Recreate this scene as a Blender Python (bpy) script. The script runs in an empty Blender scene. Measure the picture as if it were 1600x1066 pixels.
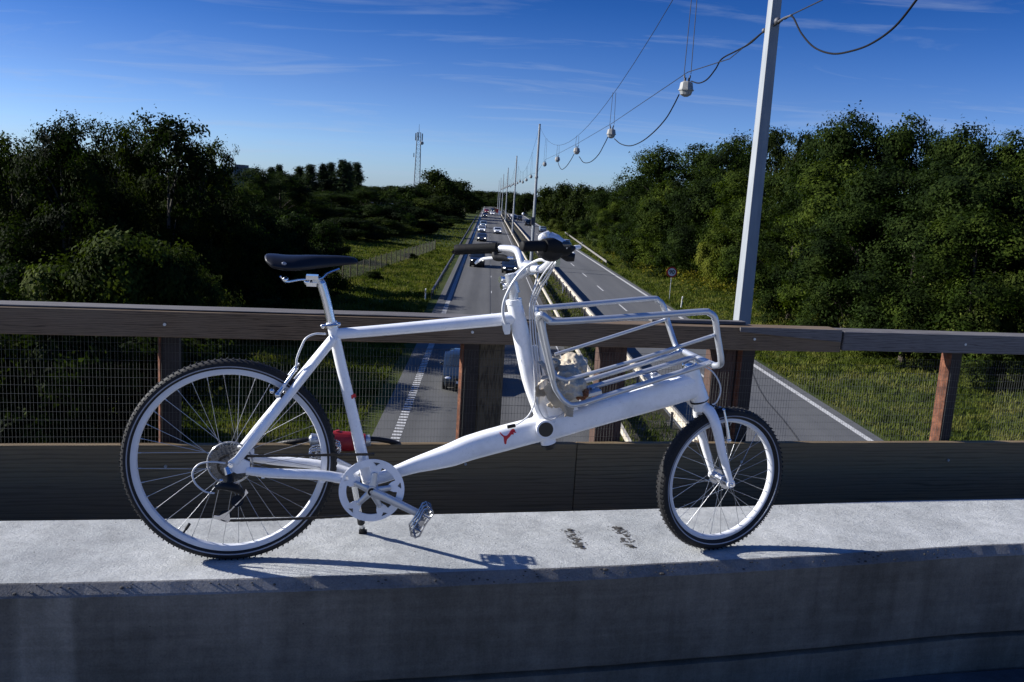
import bpy, bmesh, math, random
import numpy as np
from mathutils import Vector, Matrix, noise as mnoise

# ------------------------------------------------------------------ scene, camera
scene = bpy.context.scene
COL = scene.collection
CAM_H = 8.8                      # eye height above the motorway
F = 1360.0; CX = 800.0; CY = 533.0   # focal length and centre of the 1600 px wide photo

def _n(v): return v / np.linalg.norm(v)
_Y = _n(np.array([765 - CX, 303 - CY, F])); _h = np.array([1, .060, 0.])
_Z = _n(np.cross(_h, _Y)); _Z = -_Z if _Z[1] > 0 else _Z
_X = np.cross(_Y, _Z)
RW = np.array([_X, _Y, _Z])      # camera axes (right, down, forward) -> world
CAMP = np.array([0, 0, CAM_H])

cam_data = bpy.data.cameras.new('camera')
cam_data.sensor_width = 36.0
cam_data.lens = F / 1600.0 * 36.0
cam_data.clip_start = 0.05
cam_data.clip_end = 6000
cam = bpy.data.objects.new('camera', cam_data)
COL.objects.link(cam)
rt = RW @ np.array([1, 0, 0]); up = RW @ np.array([0, -1, 0]); bk_ = RW @ np.array([0, 0, -1])
M = Matrix(((rt[0], up[0], bk_[0], 0), (rt[1], up[1], bk_[1], 0), (rt[2], up[2], bk_[2], CAM_H), (0, 0, 0, 1)))
cam.matrix_world = M
scene.camera = cam
scene.render.resolution_x = 1024; scene.render.resolution_y = 682

# sun: low, to the left and a little in front
SUN_EL = 26.2; TRAVEL_AZ = 99.0     # direction the light travels, clockwise from +Y
# ------------------------------------------------------------------ world
world = bpy.data.worlds.new('World'); scene.world = world; world.use_nodes = True
nt = world.node_tree; nt.nodes.clear()
def wn(t, **k):
    n = nt.nodes.new(t)
    for a, b in k.items(): setattr(n, a, b)
    return n
sky = wn('ShaderNodeTexSky', sky_type='NISHITA'); sky.sun_disc = False
sky.sun_elevation = math.radians(SUN_EL)
sky.sun_rotation = math.radians(TRAVEL_AZ + 180.0)
sky.altitude = 50; sky.air_density = 1.0; sky.dust_density = 0.35; sky.ozone_density = 4.5
hsv = wn('ShaderNodeHueSaturation'); hsv.inputs['Saturation'].default_value = 1.22; hsv.inputs['Hue'].default_value = .508
tc = wn('ShaderNodeTexCoord')
sep = wn('ShaderNodeSeparateXYZ')
nt.links.new(tc.outputs['Generated'], sep.inputs[0])
# the polarised sky: blue deepening with height; unseen upper part brightened for fill
hr = wn('ShaderNodeValToRGB')
hr.color_ramp.elements[0].position = 0.0; hr.color_ramp.elements[0].color = (.69, .90, 1.50, 1)
hr.color_ramp.elements[1].position = 1.0; hr.color_ramp.elements[1].color = (.80, .90, 1.10, 1)
for p_, c_ in ((.11, (.52, .61, .95)), (.205, (.20, .385, .69)), (.33, (.13, .27, .55)), (.55, (.70, .85, 1.10))):
    e = hr.color_ramp.elements.new(p_); e.color = (*c_, 1)
nt.links.new(sep.outputs['Z'], hr.inputs[0])
mul = wn('ShaderNodeMixRGB', blend_type='MULTIPLY'); mul.inputs[0].default_value = 1.0
# cirrus: project the direction on a high plane, stretch, noise
zz = wn('ShaderNodeMath', operation='ADD'); zz.inputs[1].default_value = .10
nt.links.new(sep.outputs['Z'], zz.inputs[0])
dx = wn('ShaderNodeMath', operation='DIVIDE'); dy = wn('ShaderNodeMath', operation='DIVIDE')
nt.links.new(sep.outputs['X'], dx.inputs[0]); nt.links.new(zz.outputs[0], dx.inputs[1])
nt.links.new(sep.outputs['Y'], dy.inputs[0]); nt.links.new(zz.outputs[0], dy.inputs[1])
cmb = wn('ShaderNodeCombineXYZ'); nt.links.new(dx.outputs[0], cmb.inputs[0]); nt.links.new(dy.outputs[0], cmb.inputs[1])
mp = wn('ShaderNodeMapping'); mp.inputs['Rotation'].default_value = (0, 0, math.radians(8)); mp.inputs['Scale'].default_value = (.75, 2.3, 1)
mp.inputs['Location'].default_value = (3.1, 1.7, 0)
nt.links.new(cmb.outputs[0], mp.inputs[0])
nz = wn('ShaderNodeTexNoise'); nz.inputs['Scale'].default_value = 1.0; nz.inputs['Detail'].default_value = 8; nz.inputs['Roughness'].default_value = .62
nz.inputs['Distortion'].default_value = .9
nt.links.new(mp.outputs[0], nz.inputs['Vector'])
cr = wn('ShaderNodeValToRGB'); cr.color_ramp.elements[0].position = .52; cr.color_ramp.elements[0].color = (0, 0, 0, 1)
cr.color_ramp.elements[1].position = .80; cr.color_ramp.elements[1].color = (.42, .42, .42, 1)
nt.links.new(nz.outputs['Fac'], cr.inputs[0])
cm = wn('ShaderNodeMixRGB', blend_type='MIX'); cm.inputs[2].default_value = (3.4, 4.1, 5.4, 1)
nt.links.new(sky.outputs[0], hsv.inputs['Color']); nt.links.new(hsv.outputs[0], mul.inputs[1]); nt.links.new(hr.outputs[0], mul.inputs[2])
nt.links.new(mul.outputs[0], cm.inputs[1]); nt.links.new(cr.outputs[0], cm.inputs[0])
bg = wn('ShaderNodeBackground'); bg.inputs['Strength'].default_value = .07
out = wn('ShaderNodeOutputWorld')
nt.links.new(cm.outputs[0], bg.inputs['Color']); nt.links.new(bg.outputs[0], out.inputs['Surface'])

# ------------------------------------------------------------------ sun
sd = bpy.data.lights.new('sun', 'SUN'); sd.energy = 5.0; sd.angle = math.radians(.53); sd.color = (1, .965, .91)
sun = bpy.data.objects.new('sun', sd); COL.objects.link(sun)
a = math.radians(TRAVEL_AZ); el = math.radians(SUN_EL)
trav = Vector((math.sin(a) * math.cos(el), math.cos(a) * math.cos(el), -math.sin(el)))
sun.rotation_euler = trav.to_track_quat('-Z', 'Y').to_euler()
sun.location = (-60, 20, 60)
scene.view_settings.view_transform = 'Standard'; scene.view_settings.look = 'None'
scene.view_settings.exposure = 0.9; scene.view_settings.gamma = 1.0

# ------------------------------------------------------------------ measuring helpers
def ray(px, py): return RW @ np.array([px - CX, py - CY, F])
def at_z(px, py, z):
    r = ray(px, py); return CAMP + r * ((z - CAM_H) / r[2])
def at_x(px, py, x):
    r = ray(px, py); return CAMP + r * (x / r[0])
def at_y(px, py, y):
    r = ray(px, py); return CAMP + r * (y / r[1])
LEDGE_Z = CAM_H - 1.2
_A = at_z(372, 873, LEDGE_Z); _B = at_z(1125, 857, LEDGE_Z)
BD = _n(np.array([_B[0] - _A[0], _B[1] - _A[1], 0])); BN = np.array([-BD[1], BD[0], 0])
BANG = math.atan2(BD[1], BD[0])
def bk(px, py, off=0.0):
    """point of the bicycle measured on the plane `off` metres behind its middle plane, in the bicycle's own frame"""
    r = ray(px, py); t = ((_A + BN * off - CAMP) @ BN) / (r @ BN); p = CAMP + r * t - _A
    return Vector((float(p @ BD), off, float(p[2])))
# bridge frame: e along the bridge, m across it (away from the camera)
EA = math.radians(10.6)
E_ = np.array([math.cos(EA), math.sin(EA), 0]); M_ = np.array([-math.sin(EA), math.cos(EA), 0])
def br(s, m, z): p = E_ * s + M_ * m; return Vector((p[0], p[1], z))
def br_at(px, py, m):
    r = ray(px, py); t = m / (r @ M_); p = CAMP + r * t
    return float(p @ E_), float(p[2])

# ------------------------------------------------------------------ object helpers
def tag(o, label=None, cat=None, group=None, kind=None):
    if label: o['label'] = label
    if cat: o['category'] = cat
    if group: o['group'] = group
    if kind: o['kind'] = kind
    return o
def empty(name, loc=(0, 0, 0), rz=0.0):
    o = bpy.data.objects.new(name, None); COL.objects.link(o); o.location = loc; o.rotation_euler = (0, 0, rz)
    o.empty_display_size = .2
    return o
def mesh_obj(name, verts, faces, mat, parent=None, smooth=False, loc=None, fmats=None):
    me = bpy.data.meshes.new(name)
    me.from_pydata([tuple(v) for v in verts], [], [tuple(f) for f in faces])
    mats = mat if isinstance(mat, (list, tuple)) else [mat]
    for m_ in mats: me.materials.append(m_)
    if fmats is not None: me.polygons.foreach_set('material_index', fmats)
    if smooth: me.polygons.foreach_set('use_smooth', [True] * len(me.polygons))
    me.update()
    o = bpy.data.objects.new(name, me); COL.objects.link(o)
    if parent is not None: o.parent = parent
    if loc is not None: o.location = loc
    return o
def copy_tree(o, parent=None):
    c = o.copy(); COL.objects.link(c); c.parent = parent
    for ch in list(o.children): copy_tree(ch, c)
    return c

class MB:
    """collects shapes of ONE part"""
    def __init__(s): s.v = []; s.f = []; s.fm = []; s.cur = 0
    def add(s, v, f):
        b = len(s.v); s.v += [tuple(x) for x in v]; s.f += [tuple(i + b for i in q) for q in f]; s.fm += [s.cur] * len(f)
    def box(s, c, size, rot=None):
        hx, hy, hz = [q / 2 for q in size]
        vs = [Vector((x, y, z)) for x in (-hx, hx) for y in (-hy, hy) for z in (-hz, hz)]
        if rot is not None: vs = [rot @ v for v in vs]
        c = Vector(c); vs = [v + c for v in vs]
        s.add(vs, [(0, 1, 3, 2), (4, 6, 7, 5), (0, 4, 5, 1), (2, 3, 7, 6), (0, 2, 6, 4), (1, 5, 7, 3)])
    def hexa(s, vs):   # 8 points: bottom ring 4, top ring 4
        s.add(vs, [(3, 2, 1, 0), (4, 5, 6, 7), (0, 1, 5, 4), (1, 2, 6, 5), (2, 3, 7, 6), (3, 0, 4, 7)])
    def cyl(s, a, b, r, r2=None, n=16, cap=True):
        a = Vector(a); b = Vector(b); r2 = r if r2 is None else r2
        d = (b - a).normalized(); u = d.orthogonal().normalized(); w = d.cross(u)
        vs = []
        for p, q in ((a, r), (b, r2)):
            for i in range(n):
                t = 2 * math.pi * i / n; vs.append(p + (u * math.cos(t) + w * math.sin(t)) * q)
        f = [(i, (i + 1) % n, n + (i + 1) % n, n + i) for i in range(n)]
        if cap: f += [tuple(reversed(range(n))), tuple(range(n, 2 * n))]
        s.add(vs, f)
    def tube(s, pts, rad, n=12, closed=False, sub=0, squash=None, sup=2.0, side=None, cap=True):
        """tube along points; rad number or list; squash=(a along `side`, b across); sup = superellipse exponent"""
        pts = [Vector(p) for p in pts]
        rad = [rad] * len(pts) if not isinstance(rad, (list, tuple)) else list(rad)
        if sub: pts, rad = resample(pts, rad, sub, closed)
        N = len(pts); vs = []; prev = None
        for i, p in enumerate(pts):
            if closed: t = pts[(i + 1) % N] - pts[i - 1]
            else: t = pts[min(i + 1, N - 1)] - pts[max(i - 1, 0)]
            t.normalize()
            if side is not None:
                w = Vector(side); w = (w - t * w.dot(t)).normalized(); u = w.cross(t)
            elif prev is None: u = t.orthogonal().normalized(); w = t.cross(u)
            else:
                u = (prev - t * prev.dot(t)).normalized(); w = t.cross(u)
            prev = u
            for k in range(n):
                a = 2 * math.pi * k / n; c, q = math.cos(a), math.sin(a)
                if sup != 2.0:
                    c = math.copysign(abs(c) ** (2 / sup), c); q = math.copysign(abs(q) ** (2 / sup), q)
                ru, rw = (rad[i], rad[i]) if squash is None else (rad[i] * squash[0], rad[i] * squash[1])
                vs.append(p + u * c * ru + w * q * rw)
        f = []
        for i in range(N if closed else N - 1):
            j = (i + 1) % N
            for k in range(n):
                k2 = (k + 1) % n; f.append((i * n + k, i * n + k2, j * n + k2, j * n + k))
        if not closed and cap: f += [tuple(reversed(range(n))), tuple(range((N - 1) * n, N * n))]
        s.add(vs, f)
    def ring(s, c, R, sec, n=96, axis='y'):
        """revolve the section [(radius offset, y)] about the y axis through c"""
        c = Vector(c); m = len(sec); vs = []
        for i in range(n):
            a = 2 * math.pi * i / n
            for dr, y in sec: vs.append(c + Vector(((R + dr) * math.cos(a), y, (R + dr) * math.sin(a))))
        f = [(i * m + k, i * m + (k + 1) % m, ((i + 1) % n) * m + (k + 1) % m, ((i + 1) % n) * m + k) for i in range(n) for k in range(m)]
        s.add(vs, f)
    def sphere(s, c, r, n=14, m=9):
        r = (r, r, r) if not isinstance(r, (tuple, list)) else r
        vs = []; c = Vector(c)
        for j in range(1, m):
            ph = math.pi * j / m
            for i in range(n):
                th = 2 * math.pi * i / n
                vs.append(c + Vector((r[0] * math.sin(ph) * math.cos(th), r[1] * math.sin(ph) * math.sin(th), r[2] * math.cos(ph))))
        vs += [c + Vector((0, 0, r[2])), c - Vector((0, 0, r[2]))]
        f = []
        for j in range(m - 2):
            for i in range(n):
                k = (i + 1) % n; f.append((j * n + i, (j + 1) * n + i, (j + 1) * n + k, j * n + k))
        t = len(vs) - 2
        for i in range(n):
            k = (i + 1) % n; f.append((t, i, k)); f.append((t + 1, (m - 2) * n + k, (m - 2) * n + i))
        s.add(vs, f)
    def prism(s, poly, y0, y1):
        """polygon in x,z extruded along y"""
        n = len(poly); vs = [(x, y0, z) for x, z in poly] + [(x, y1, z) for x, z in poly]
        s.add(vs, [tuple(range(n)), tuple(reversed(range(n, 2 * n)))] + [(i, n + i, n + (i + 1) % n, (i + 1) % n) for i in range(n)])
    def build(s, name, mat, parent=None, smooth=False, loc=None, bevel=0, normals=True):
        o = mesh_obj(name, s.v, s.f, mat, parent, False, loc, s.fm if isinstance(mat, (list, tuple)) else None)
        me = o.data
        if normals:
            bm = bmesh.new(); bm.from_mesh(me); bmesh.ops.recalc_face_normals(bm, faces=bm.faces); bm.to_mesh(me); bm.free()
        if smooth:
            me.polygons.foreach_set('use_smooth', [True] * len(me.polygons))
            try: me.set_sharp_from_angle(angle=math.radians(38))
            except Exception: pass
        if bevel:
            b = o.modifiers.new('bevel', 'BEVEL'); b.width = bevel; b.segments = 2; b.limit_method = 'ANGLE'
        return o
def resample(pts, rad, k, closed=False):
    P = []; Rr = []; N = len(pts)
    for i in range(N if closed else N - 1):
        p0 = pts[i - 1] if (i > 0 or closed) else pts[0] * 2 - pts[1]
        p1 = pts[i]; p2 = pts[(i + 1) % N]
        p3 = pts[(i + 2) % N] if (i + 2 < N or closed) else p2 * 2 - p1
        for j in range(k):
            t = j / k
            P.append(.5 * ((2 * p1) + (p2 - p0) * t + (2 * p0 - 5 * p1 + 4 * p2 - p3) * t * t + (3 * p1 - p0 - 3 * p2 + p3) * t ** 3))
            Rr.append(rad[i] * (1 - t) + rad[(i + 1) % N] * t)
    if not closed: P.append(pts[-1]); Rr.append(rad[-1])
    return P, Rr

# ------------------------------------------------------------------ materials
class NM:
    """small node-material builder"""
    def __init__(s, name, col=(.5, .5, .5), rough=.6, metal=0., spec=.5, coat=0.):
        s.m = bpy.data.materials.new(name); s.m.use_nodes = True; s.t = s.m.node_tree
        s.b = s.t.nodes['Principled BSDF']
        s.b.inputs['Base Color'].default_value = (*col, 1); s.b.inputs['Roughness'].default_value = rough
        s.b.inputs['Metallic'].default_value = metal; s.b.inputs['Specular IOR Level'].default_value = spec
        s.b.inputs['Coat Weight'].default_value = coat
        s.tc = None
    def n(s, t, **k):
        x = s.t.nodes.new(t)
        for a, b in k.items(): setattr(x, a, b)
        return x
    def l(s, a, b): s.t.links.new(a, b)
    def coord(s, scale=(1, 1, 1), rot=(0, 0, 0), loc=(0, 0, 0), kind='Object'):
        if s.tc is None: s.tc = s.n('ShaderNodeTexCoord')
        m = s.n('ShaderNodeMapping'); m.inputs['Scale'].default_value = scale; m.inputs['Rotation'].default_value = rot; m.inputs['Location'].default_value = loc
        s.l(s.tc.outputs[kind], m.inputs[0]); return m.outputs[0]
    def noise(s, sc, det=4, rough=.5, vec=None, dist=0):
        x = s.n('ShaderNodeTexNoise'); x.inputs['Scale'].default_value = sc; x.inputs['Detail'].default_value = det
        x.inputs['Roughness'].default_value = rough; x.inputs['Distortion'].default_value = dist
        if vec is None: vec = s.coord()
        s.l(vec, x.inputs['Vector']); return x.outputs['Fac']
    def ramp(s, fac, stops):
        x = s.n('ShaderNodeValToRGB'); r = x.color_ramp
        r.elements[0].position = stops[0][0]; r.elements[0].color = (*stops[0][1], 1)
        r.elements[1].position = stops[-1][0]; r.elements[1].color = (*stops[-1][1], 1)
        for p, c in stops[1:-1]:
            q = r.elements.new(p); q.color = (*c, 1)
        s.l(fac, x.inputs[0]); return x.outputs[0]
    def mix(s, a, b, fac=.5, mode='MIX'):
        x = s.n('ShaderNodeMixRGB', blend_type=mode)
        for i, q in ((0, fac), (1, a), (2, b)):
            if isinstance(q, (int, float)): x.inputs[i].default_value = q
            elif isinstance(q, tuple): x.inputs[i].default_value = (*q, 1)
            else: s.l(q, x.inputs[i])
        return x.outputs[0]
    def col(s, out): s.l(out, s.b.inputs['Base Color'])
    def rough(s, out): s.l(out, s.b.inputs['Roughness'])
    def bump(s, h, strength=.3, dist=.01):
        x = s.n('ShaderNodeBump'); x.inputs['Strength'].default_value = strength; x.inputs['Distance'].default_value = dist
        if s.b.inputs['Normal'].links: s.l(s.b.inputs['Normal'].links[0].from_socket, x.inputs['Normal'])
        s.l(h, x.inputs['Height']); s.l(x.outputs[0], s.b.inputs['Normal'])

def g3(v): return (v, v, v)
MAT = {}
def simple(name, col, rough=.5, metal=0., spec=.5, coat=0., var=0., sc=30, bump=0.):
    m = NM(name, col, rough, metal, spec, coat)
    if var:
        f = m.noise(sc, 4)
        m.col(m.ramp(f, [(.25, tuple(c * (1 - var) for c in col)), (.75, tuple(min(1, c * (1 + var)) for c in col))]))
        if bump: m.bump(f, bump, .002)
    MAT[name] = m.m; return m.m

# concrete of the ledge
def concrete(name, lo, hi, pits=True, streak=False, bump=.5):
    m = NM(name, hi, .88, spec=.25)
    big = m.noise(1.7, 6, .65, m.coord(kind='Object'))
    mid = m.noise(14, 6, .7)
    fine = m.noise(160, 3, .6)
    c = m.ramp(big, [(.36, lo), (.5, tuple((a + b) / 2 for a, b in zip(lo, hi))), (.62, hi)])
    c = m.mix(c, m.ramp(mid, [(.34, g3(.80)), (.6, g3(1.05))]), .95, 'MULTIPLY')
    c = m.mix(c, m.ramp(fine, [(.36, g3(.80)), (.60, g3(1.06))]), .7, 'MULTIPLY')
    if pits:
        v = m.n('ShaderNodeTexVoronoi'); v.inputs['Scale'].default_value = 26
        m.l(m.coord(), v.inputs['Vector'])
        sp = m.ramp(v.outputs['Distance'], [(.035, g3(.25)), (.075, g3(1))])
        msk = m.ramp(m.noise(5, 2), [(.5, g3(0)), (.6, g3(1))])
        c = m.mix(c, sp, msk, 'MULTIPLY')
    if streak:
        st = m.noise(3.2, 5, .7, m.coord(scale=(2.6, 2.6, .12)))
        c = m.mix(c, m.ramp(st, [(.35, g3(.72)), (.55, g3(1)), (.75, g3(1.35))]), .8, 'MULTIPLY')
        ls = m.noise(2.3, 2, .5, m.coord(scale=(1.3, 1.3, .05), loc=(4, 0, 0)))
        c = m.mix(c, m.ramp(ls, [(.62, g3(1)), (.70, g3(1.75)), (.76, g3(1.2))]), .9, 'MULTIPLY')
        hz = m.noise(2.0, 4, .7, m.coord(scale=(.8, .8, 16)))
        c = m.mix(c, m.ramp(hz, [(.35, g3(.85)), (.7, g3(1.15))]), .8, 'MULTIPLY')
    m.col(c)
    sc = m.noise(30, 6, .75, m.coord(scale=(.55, 1.6, 1), rot=(0, 0, .5)))
    m.bump(sc, bump, .010); m.bump(m.noise(75, 5, .8), bump, .005); m.bump(fine, bump * .8, .0025)
    MAT[name] = m.m
concrete('ledge_concrete', (.31, .325, .33), (.46, .472, .47), bump=.8)
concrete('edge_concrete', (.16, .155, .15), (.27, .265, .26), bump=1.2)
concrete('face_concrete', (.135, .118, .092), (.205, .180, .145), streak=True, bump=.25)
concrete('bounce_road', (.34, .335, .32), (.42, .41, .39), pits=False, bump=.2)  # pale surface out of view, added to bounce sunlight
concrete('deck_asphalt', (.06, .065, .075), (.11, .115, .12), bump=.6)

def wood(name, c1, c2, c3, ring=5.0, along=(.35, 6, 9), fibre=.8):
    m = NM(name, c1, .8, spec=.2)
    v = m.coord(scale=along)
    w = m.n('ShaderNodeTexWave', wave_type='RINGS', rings_direction='X'); w.inputs['Scale'].default_value = ring
    w.inputs['Distortion'].default_value = 9; w.inputs['Detail'].default_value = 4; w.inputs['Detail Scale'].default_value = 1.6; w.inputs['Detail Roughness'].default_value = .6
    m.l(v, w.inputs['Vector'])
    fib = m.noise(9, 5, .6, m.coord(scale=(.8, 22, 30)))
    c = m.ramp(w.outputs['Fac'], [(.0, tuple(q * .7 for q in c2)), (.28, c1), (.7, tuple(q * 1.2 for q in c1)), (1, c1)])
    c = m.mix(c, m.ramp(fib, [(.3, g3(.72)), (.7, g3(1.15))]), fibre, 'MULTIPLY')
    big = m.noise(1.3, 4, .6)
    c = m.mix(c, c3, m.ramp(big, [(.42, g3(0)), (.7, g3(.75))]))
    # knots
    k = m.n('ShaderNodeTexVoronoi'); k.inputs['Scale'].default_value = 1.0
    m.l(m.coord(scale=(1.6, 3, 7)), k.inputs['Vector'])
    c = m.mix(c, m.ramp(k.outputs['Distance'], [(.05, g3(.35)), (.12, g3(1))]), .9, 'MULTIPLY')
    m.col(c); m.bump(fib, .35 * fibre / .8, .003); m.bump(w.outputs['Fac'], .15, .002)
    MAT[name] = m.m
wood('rail_wood', (.150, .104, .066), (.060, .038, .022), (.165, .128, .092))
wood('grey_wood', (.13, .122, .122), (.06, .054, .052), (.15, .145, .145))
wood('board_wood', (.20, .145, .080), (.18, .130, .072), (.19, .138, .078), ring=2, fibre=.25)
wood('post_wood', (.10, .082, .055), (.06, .045, .03), (.09, .078, .06), along=(9, 6, .4))
wood('post_wood_red', (.075, .045, .035), (.045, .025, .02), (.09, .06, .05), along=(9, 6, .4))

m = NM('rust_steel', (.16, .05, .03), .85, .1, .2)
f = m.noise(22, 6, .7); m.col(m.ramp(f, [(.3, (.04, .02, .016)), (.5, (.12, .05, .030)), (.7, (.24, .10, .055))])); m.bump(f, .4, .003); MAT['rust_steel'] = m.m
simple('shaded_steel', (.018, .013, .013), .7, .1, var=.4, sc=20)  # post colour darkened to hold the shade on its faces
simple('galvanised', (.42, .45, .48), .42, .75, var=.15, sc=8)
simple('mesh_wire', (.09, .095, .09), .55, .5, var=.2, sc=12)
m = NM('pole_paint', (.46, .49, .50), .5, 0, .3)
f = m.noise(3, 5, .6, m.coord(scale=(3, 3, .4))); m.col(m.ramp(f, [(.3, (.22, .24, .26)), (.7, (.29, .31, .325))])); MAT['pole_paint'] = m.m
simple('white_paint', (.84, .85, .87), .22, 0, .5, .55, var=.03, sc=6)
m = NM('white_paint', (.84, .85, .87), .22, 0, .5, .55)
gr1 = m.noise(7, 6, .7); gr2 = m.noise(90, 3, .6)
c = m.ramp(gr1, [(.30, (.70, .71, .72)), (.5, (.83, .84, .86)), (.8, (.86, .87, .89))])
c = m.mix(c, m.ramp(gr2, [(.28, g3(.80)), (.36, g3(1))]), .7, 'MULTIPLY'); m.col(c)
m.rough(m.ramp(gr1, [(.3, g3(.38)), (.7, g3(.20))])); MAT['white_paint'] = m.m
simple('white_plastic', (.78, .78, .76), .4)
simple('rack_silver', (.52, .54, .57), .38, .7, .5, var=.05, sc=30)
simple('bar_silver', (.66, .67, .69), .33, .45, .5, var=.04, sc=30)
simple('housing_grey', (.58, .59, .60), .4)
simple('aluminium', (.66, .67, .69), .25, 1.0, var=.06, sc=40)
simple('pedal_metal', (.42, .43, .45), .25, 1.0, var=.3, sc=60)
simple('chrome', (.80, .82, .85), .12, 1.0)
simple('rim_white', (.60, .62, .66), .4, 0, .5, var=.03)
simple('spoke_steel', (.38, .39, .41), .35, 1.0)
m = NM('tyre_rubber', (.012, .012, .013), .72, 0, .35); m.bump(m.noise(120, 3), .2, .001); MAT['tyre_rubber'] = m.m
simple('reflex_strip', (.20, .23, .30), .35, .2)
simple('chain_steel', (.05, .045, .04), .45, .8, var=.3, sc=200)
simple('cassette_steel', (.16, .16, .16), .4, .8, var=.4, sc=160)
simple('clear_plastic', (.30, .31, .33), .2, 0, .6)
simple('black_plastic', (.008, .008, .009), .5, 0, .3)
simple('black_rubber', (.007, .007, .007), .7, 0, .2, var=.15, sc=80, bump=.3)
m = NM('saddle_leather', (.005, .0055, .009), .42, 0, .35); m.bump(m.noise(260, 3), .15, .001); MAT['saddle_leather'] = m.m
simple('red_paint', (.55, .012, .02), .5)
simple('lock_red', (.28, .012, .018), .5, 0, .4)
simple('plug_black', (.02, .017, .012), .5)
simple('scar_dark', (.045, .042, .038), .9, var=.5, sc=60)
m = NM('canvas', (.66, .60, .50), .9, 0, .1)
f = m.noise(300, 2); f2 = m.noise(9, 4); m.col(m.mix(m.ramp(f2, [(.3, (.30, .25, .19)), (.7, (.58, .52, .42))]), m.ramp(f, [(.3, g3(.85)), (.7, g3(1.05))]), .7, 'MULTIPLY')); m.bump(f, .4, .0008); MAT['canvas'] = m.m
simple('canvas_brown', (.26, .12, .07), .9, 0, .1, var=.2, sc=40)

# motorway
m = NM('road_concrete', (.2, .2, .2), .85, 0, .25)
fine = m.noise(40, 3, .7); big = m.noise(.25, 5, .65, m.coord(scale=(1.8, .12, 1)))
c = m.ramp(big, [(.3, (.068, .069, .070)), (.7, (.100, .0995, .097))])
c = m.mix(c, m.ramp(fine, [(.3, g3(.80)), (.7, g3(1.15))]), .8, 'MULTIPLY')
wv = m.n('ShaderNodeTexWave', wave_type='BANDS', bands_direction='X'); wv.inputs['Scale'].default_value = .175; wv.inputs['Distortion'].default_value = .6; wv.inputs['Detail'].default_value = 3
m.l(m.coord(loc=(.9, 0, 0)), wv.inputs['Vector'])
c = m.mix(c, m.ramp(wv.outputs['Fac'], [(.2, g3(.82)), (.8, g3(1.08))]), .8, 'MULTIPLY')
br_ = m.n('ShaderNodeTexBrick'); br_.offset = 0; br_.inputs['Scale'].default_value = 1; br_.inputs['Mortar Size'].default_value = .035; br_.inputs['Mortar Smooth'].default_value = .4
br_.inputs['Brick Width'].default_value = 500.; br_.inputs['Row Height'].default_value = 12.
br_.inputs['Color1'].default_value = (1, 1, 1, 1); br_.inputs['Color2'].default_value = (.94, .94, .94, 1); br_.inputs['Mortar'].default_value = (.35, .35, .35, 1)
m.l(m.coord(loc=(200, 0, 0)), br_.inputs['Vector'])
c = m.mix(c, br_.outputs['Color'], .8, 'MULTIPLY')
m.col(c); m.bump(fine, .3, .004); MAT['road_concrete'] = m.m
m = NM('road_asphalt', (.1, .1, .1), .85, 0, .25)
fine = m.noise(30, 3, .7); big = m.noise(.3, 5, .65, m.coord(scale=(2.0, .08, 1)))
c = m.ramp(big, [(.3, (.075, .078, .084)), (.7, (.105, .107, .110))])
c = m.mix(c, m.ramp(fine, [(.3, g3(.8)), (.7, g3(1.15))]), .8, 'MULTIPLY'); m.col(c); m.bump(fine, .3, .004); MAT['road_asphalt'] = m.m
m = NM('marking_paint', (.62, .62, .60), .7)
f = m.noise(6, 5, .7); m.col(m.ramp(f, [(.3, (.30, .30, .30)), (.6, (.48, .48, .47))])); MAT['marking_paint'] = m.m
simple('tar', (.03, .03, .03), .7, var=.3, sc=3)

def ground_mat(name, cols, scale=.35, fsc=9):
    m = NM(name, cols[0], .95, 0, .1)
    a_ = m.noise(scale, 6, .65); b_ = m.noise(fsc, 4, .7)
    n_ = len(cols); c = m.ramp(a_, [(.3 + .4 * i / (n_ - 1), q) for i, q in enumerate(cols)])
    c = m.mix(c, m.ramp(b_, [(.3, g3(.55)), (.7, g3(1.35))]), .9, 'MULTIPLY')
    m.col(c); m.bump(b_, .8, .08); MAT[name] = m.m
ground_mat('ground_grass', [(.020, .034, .006), (.038, .052, .010), (.058, .062, .018)], .16, 5)
ground_mat('median_soil', [(.02, .025, .01), (.045, .042, .03), (.11, .105, .095)], .8, 12)
def leaf_mat(name, c1, c2, c3, isl=(.65, 1.4)):
    m = NM(name, c1, .85, 0, .06)
    oi = m.n('ShaderNodeObjectInfo')
    geo = m.n('ShaderNodeNewGeometry')
    f = m.noise(.45, 3, .6); 
    c = m.ramp(f, [(.40, tuple(q * .7 for q in c1)), (.5, c2), (.60, tuple(q * 1.15 for q in c3))])
    c = m.mix(c, m.ramp(geo.outputs['Random Per Island'], [(0, g3(isl[0])), (1, g3(isl[1]))]), .85, 'MULTIPLY')
    c = m.mix(c, m.ramp(oi.outputs['Random'], [(0, (.6, .66, .75)), (.5, (1, 1, 1)), (1, (1.45, 1.35, .85))]), .9, 'MULTIPLY')
    m.col(c)
    tr = m.n('ShaderNodeBsdfTranslucent'); m.l(m.mix(c, (1.2, 1.3, .5), 1, 'MULTIPLY'), tr.inputs['Color'])
    mx = m.n('ShaderNodeMixShader'); mx.inputs[0].default_value = .28
    o = m.t.nodes['Material Output']; m.l(m.b.outputs[0], mx.inputs[1]); m.l(tr.outputs[0], mx.inputs[2]); m.l(mx.outputs[0], o.inputs['Surface'])
    MAT[name] = m.m
leaf_mat('leaves_dark', (.0078, .0140, .0032), (.0140, .0225, .0044), (.024, .034, .0062))
leaf_mat('leaves_green', (.0062, .0130, .0028), (.0125, .0235, .0044), (.023, .036, .0070))
leaf_mat('leaves_olive', (.013, .024, .0045), (.023, .038, .0065), (.036, .052, .0095))
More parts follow.
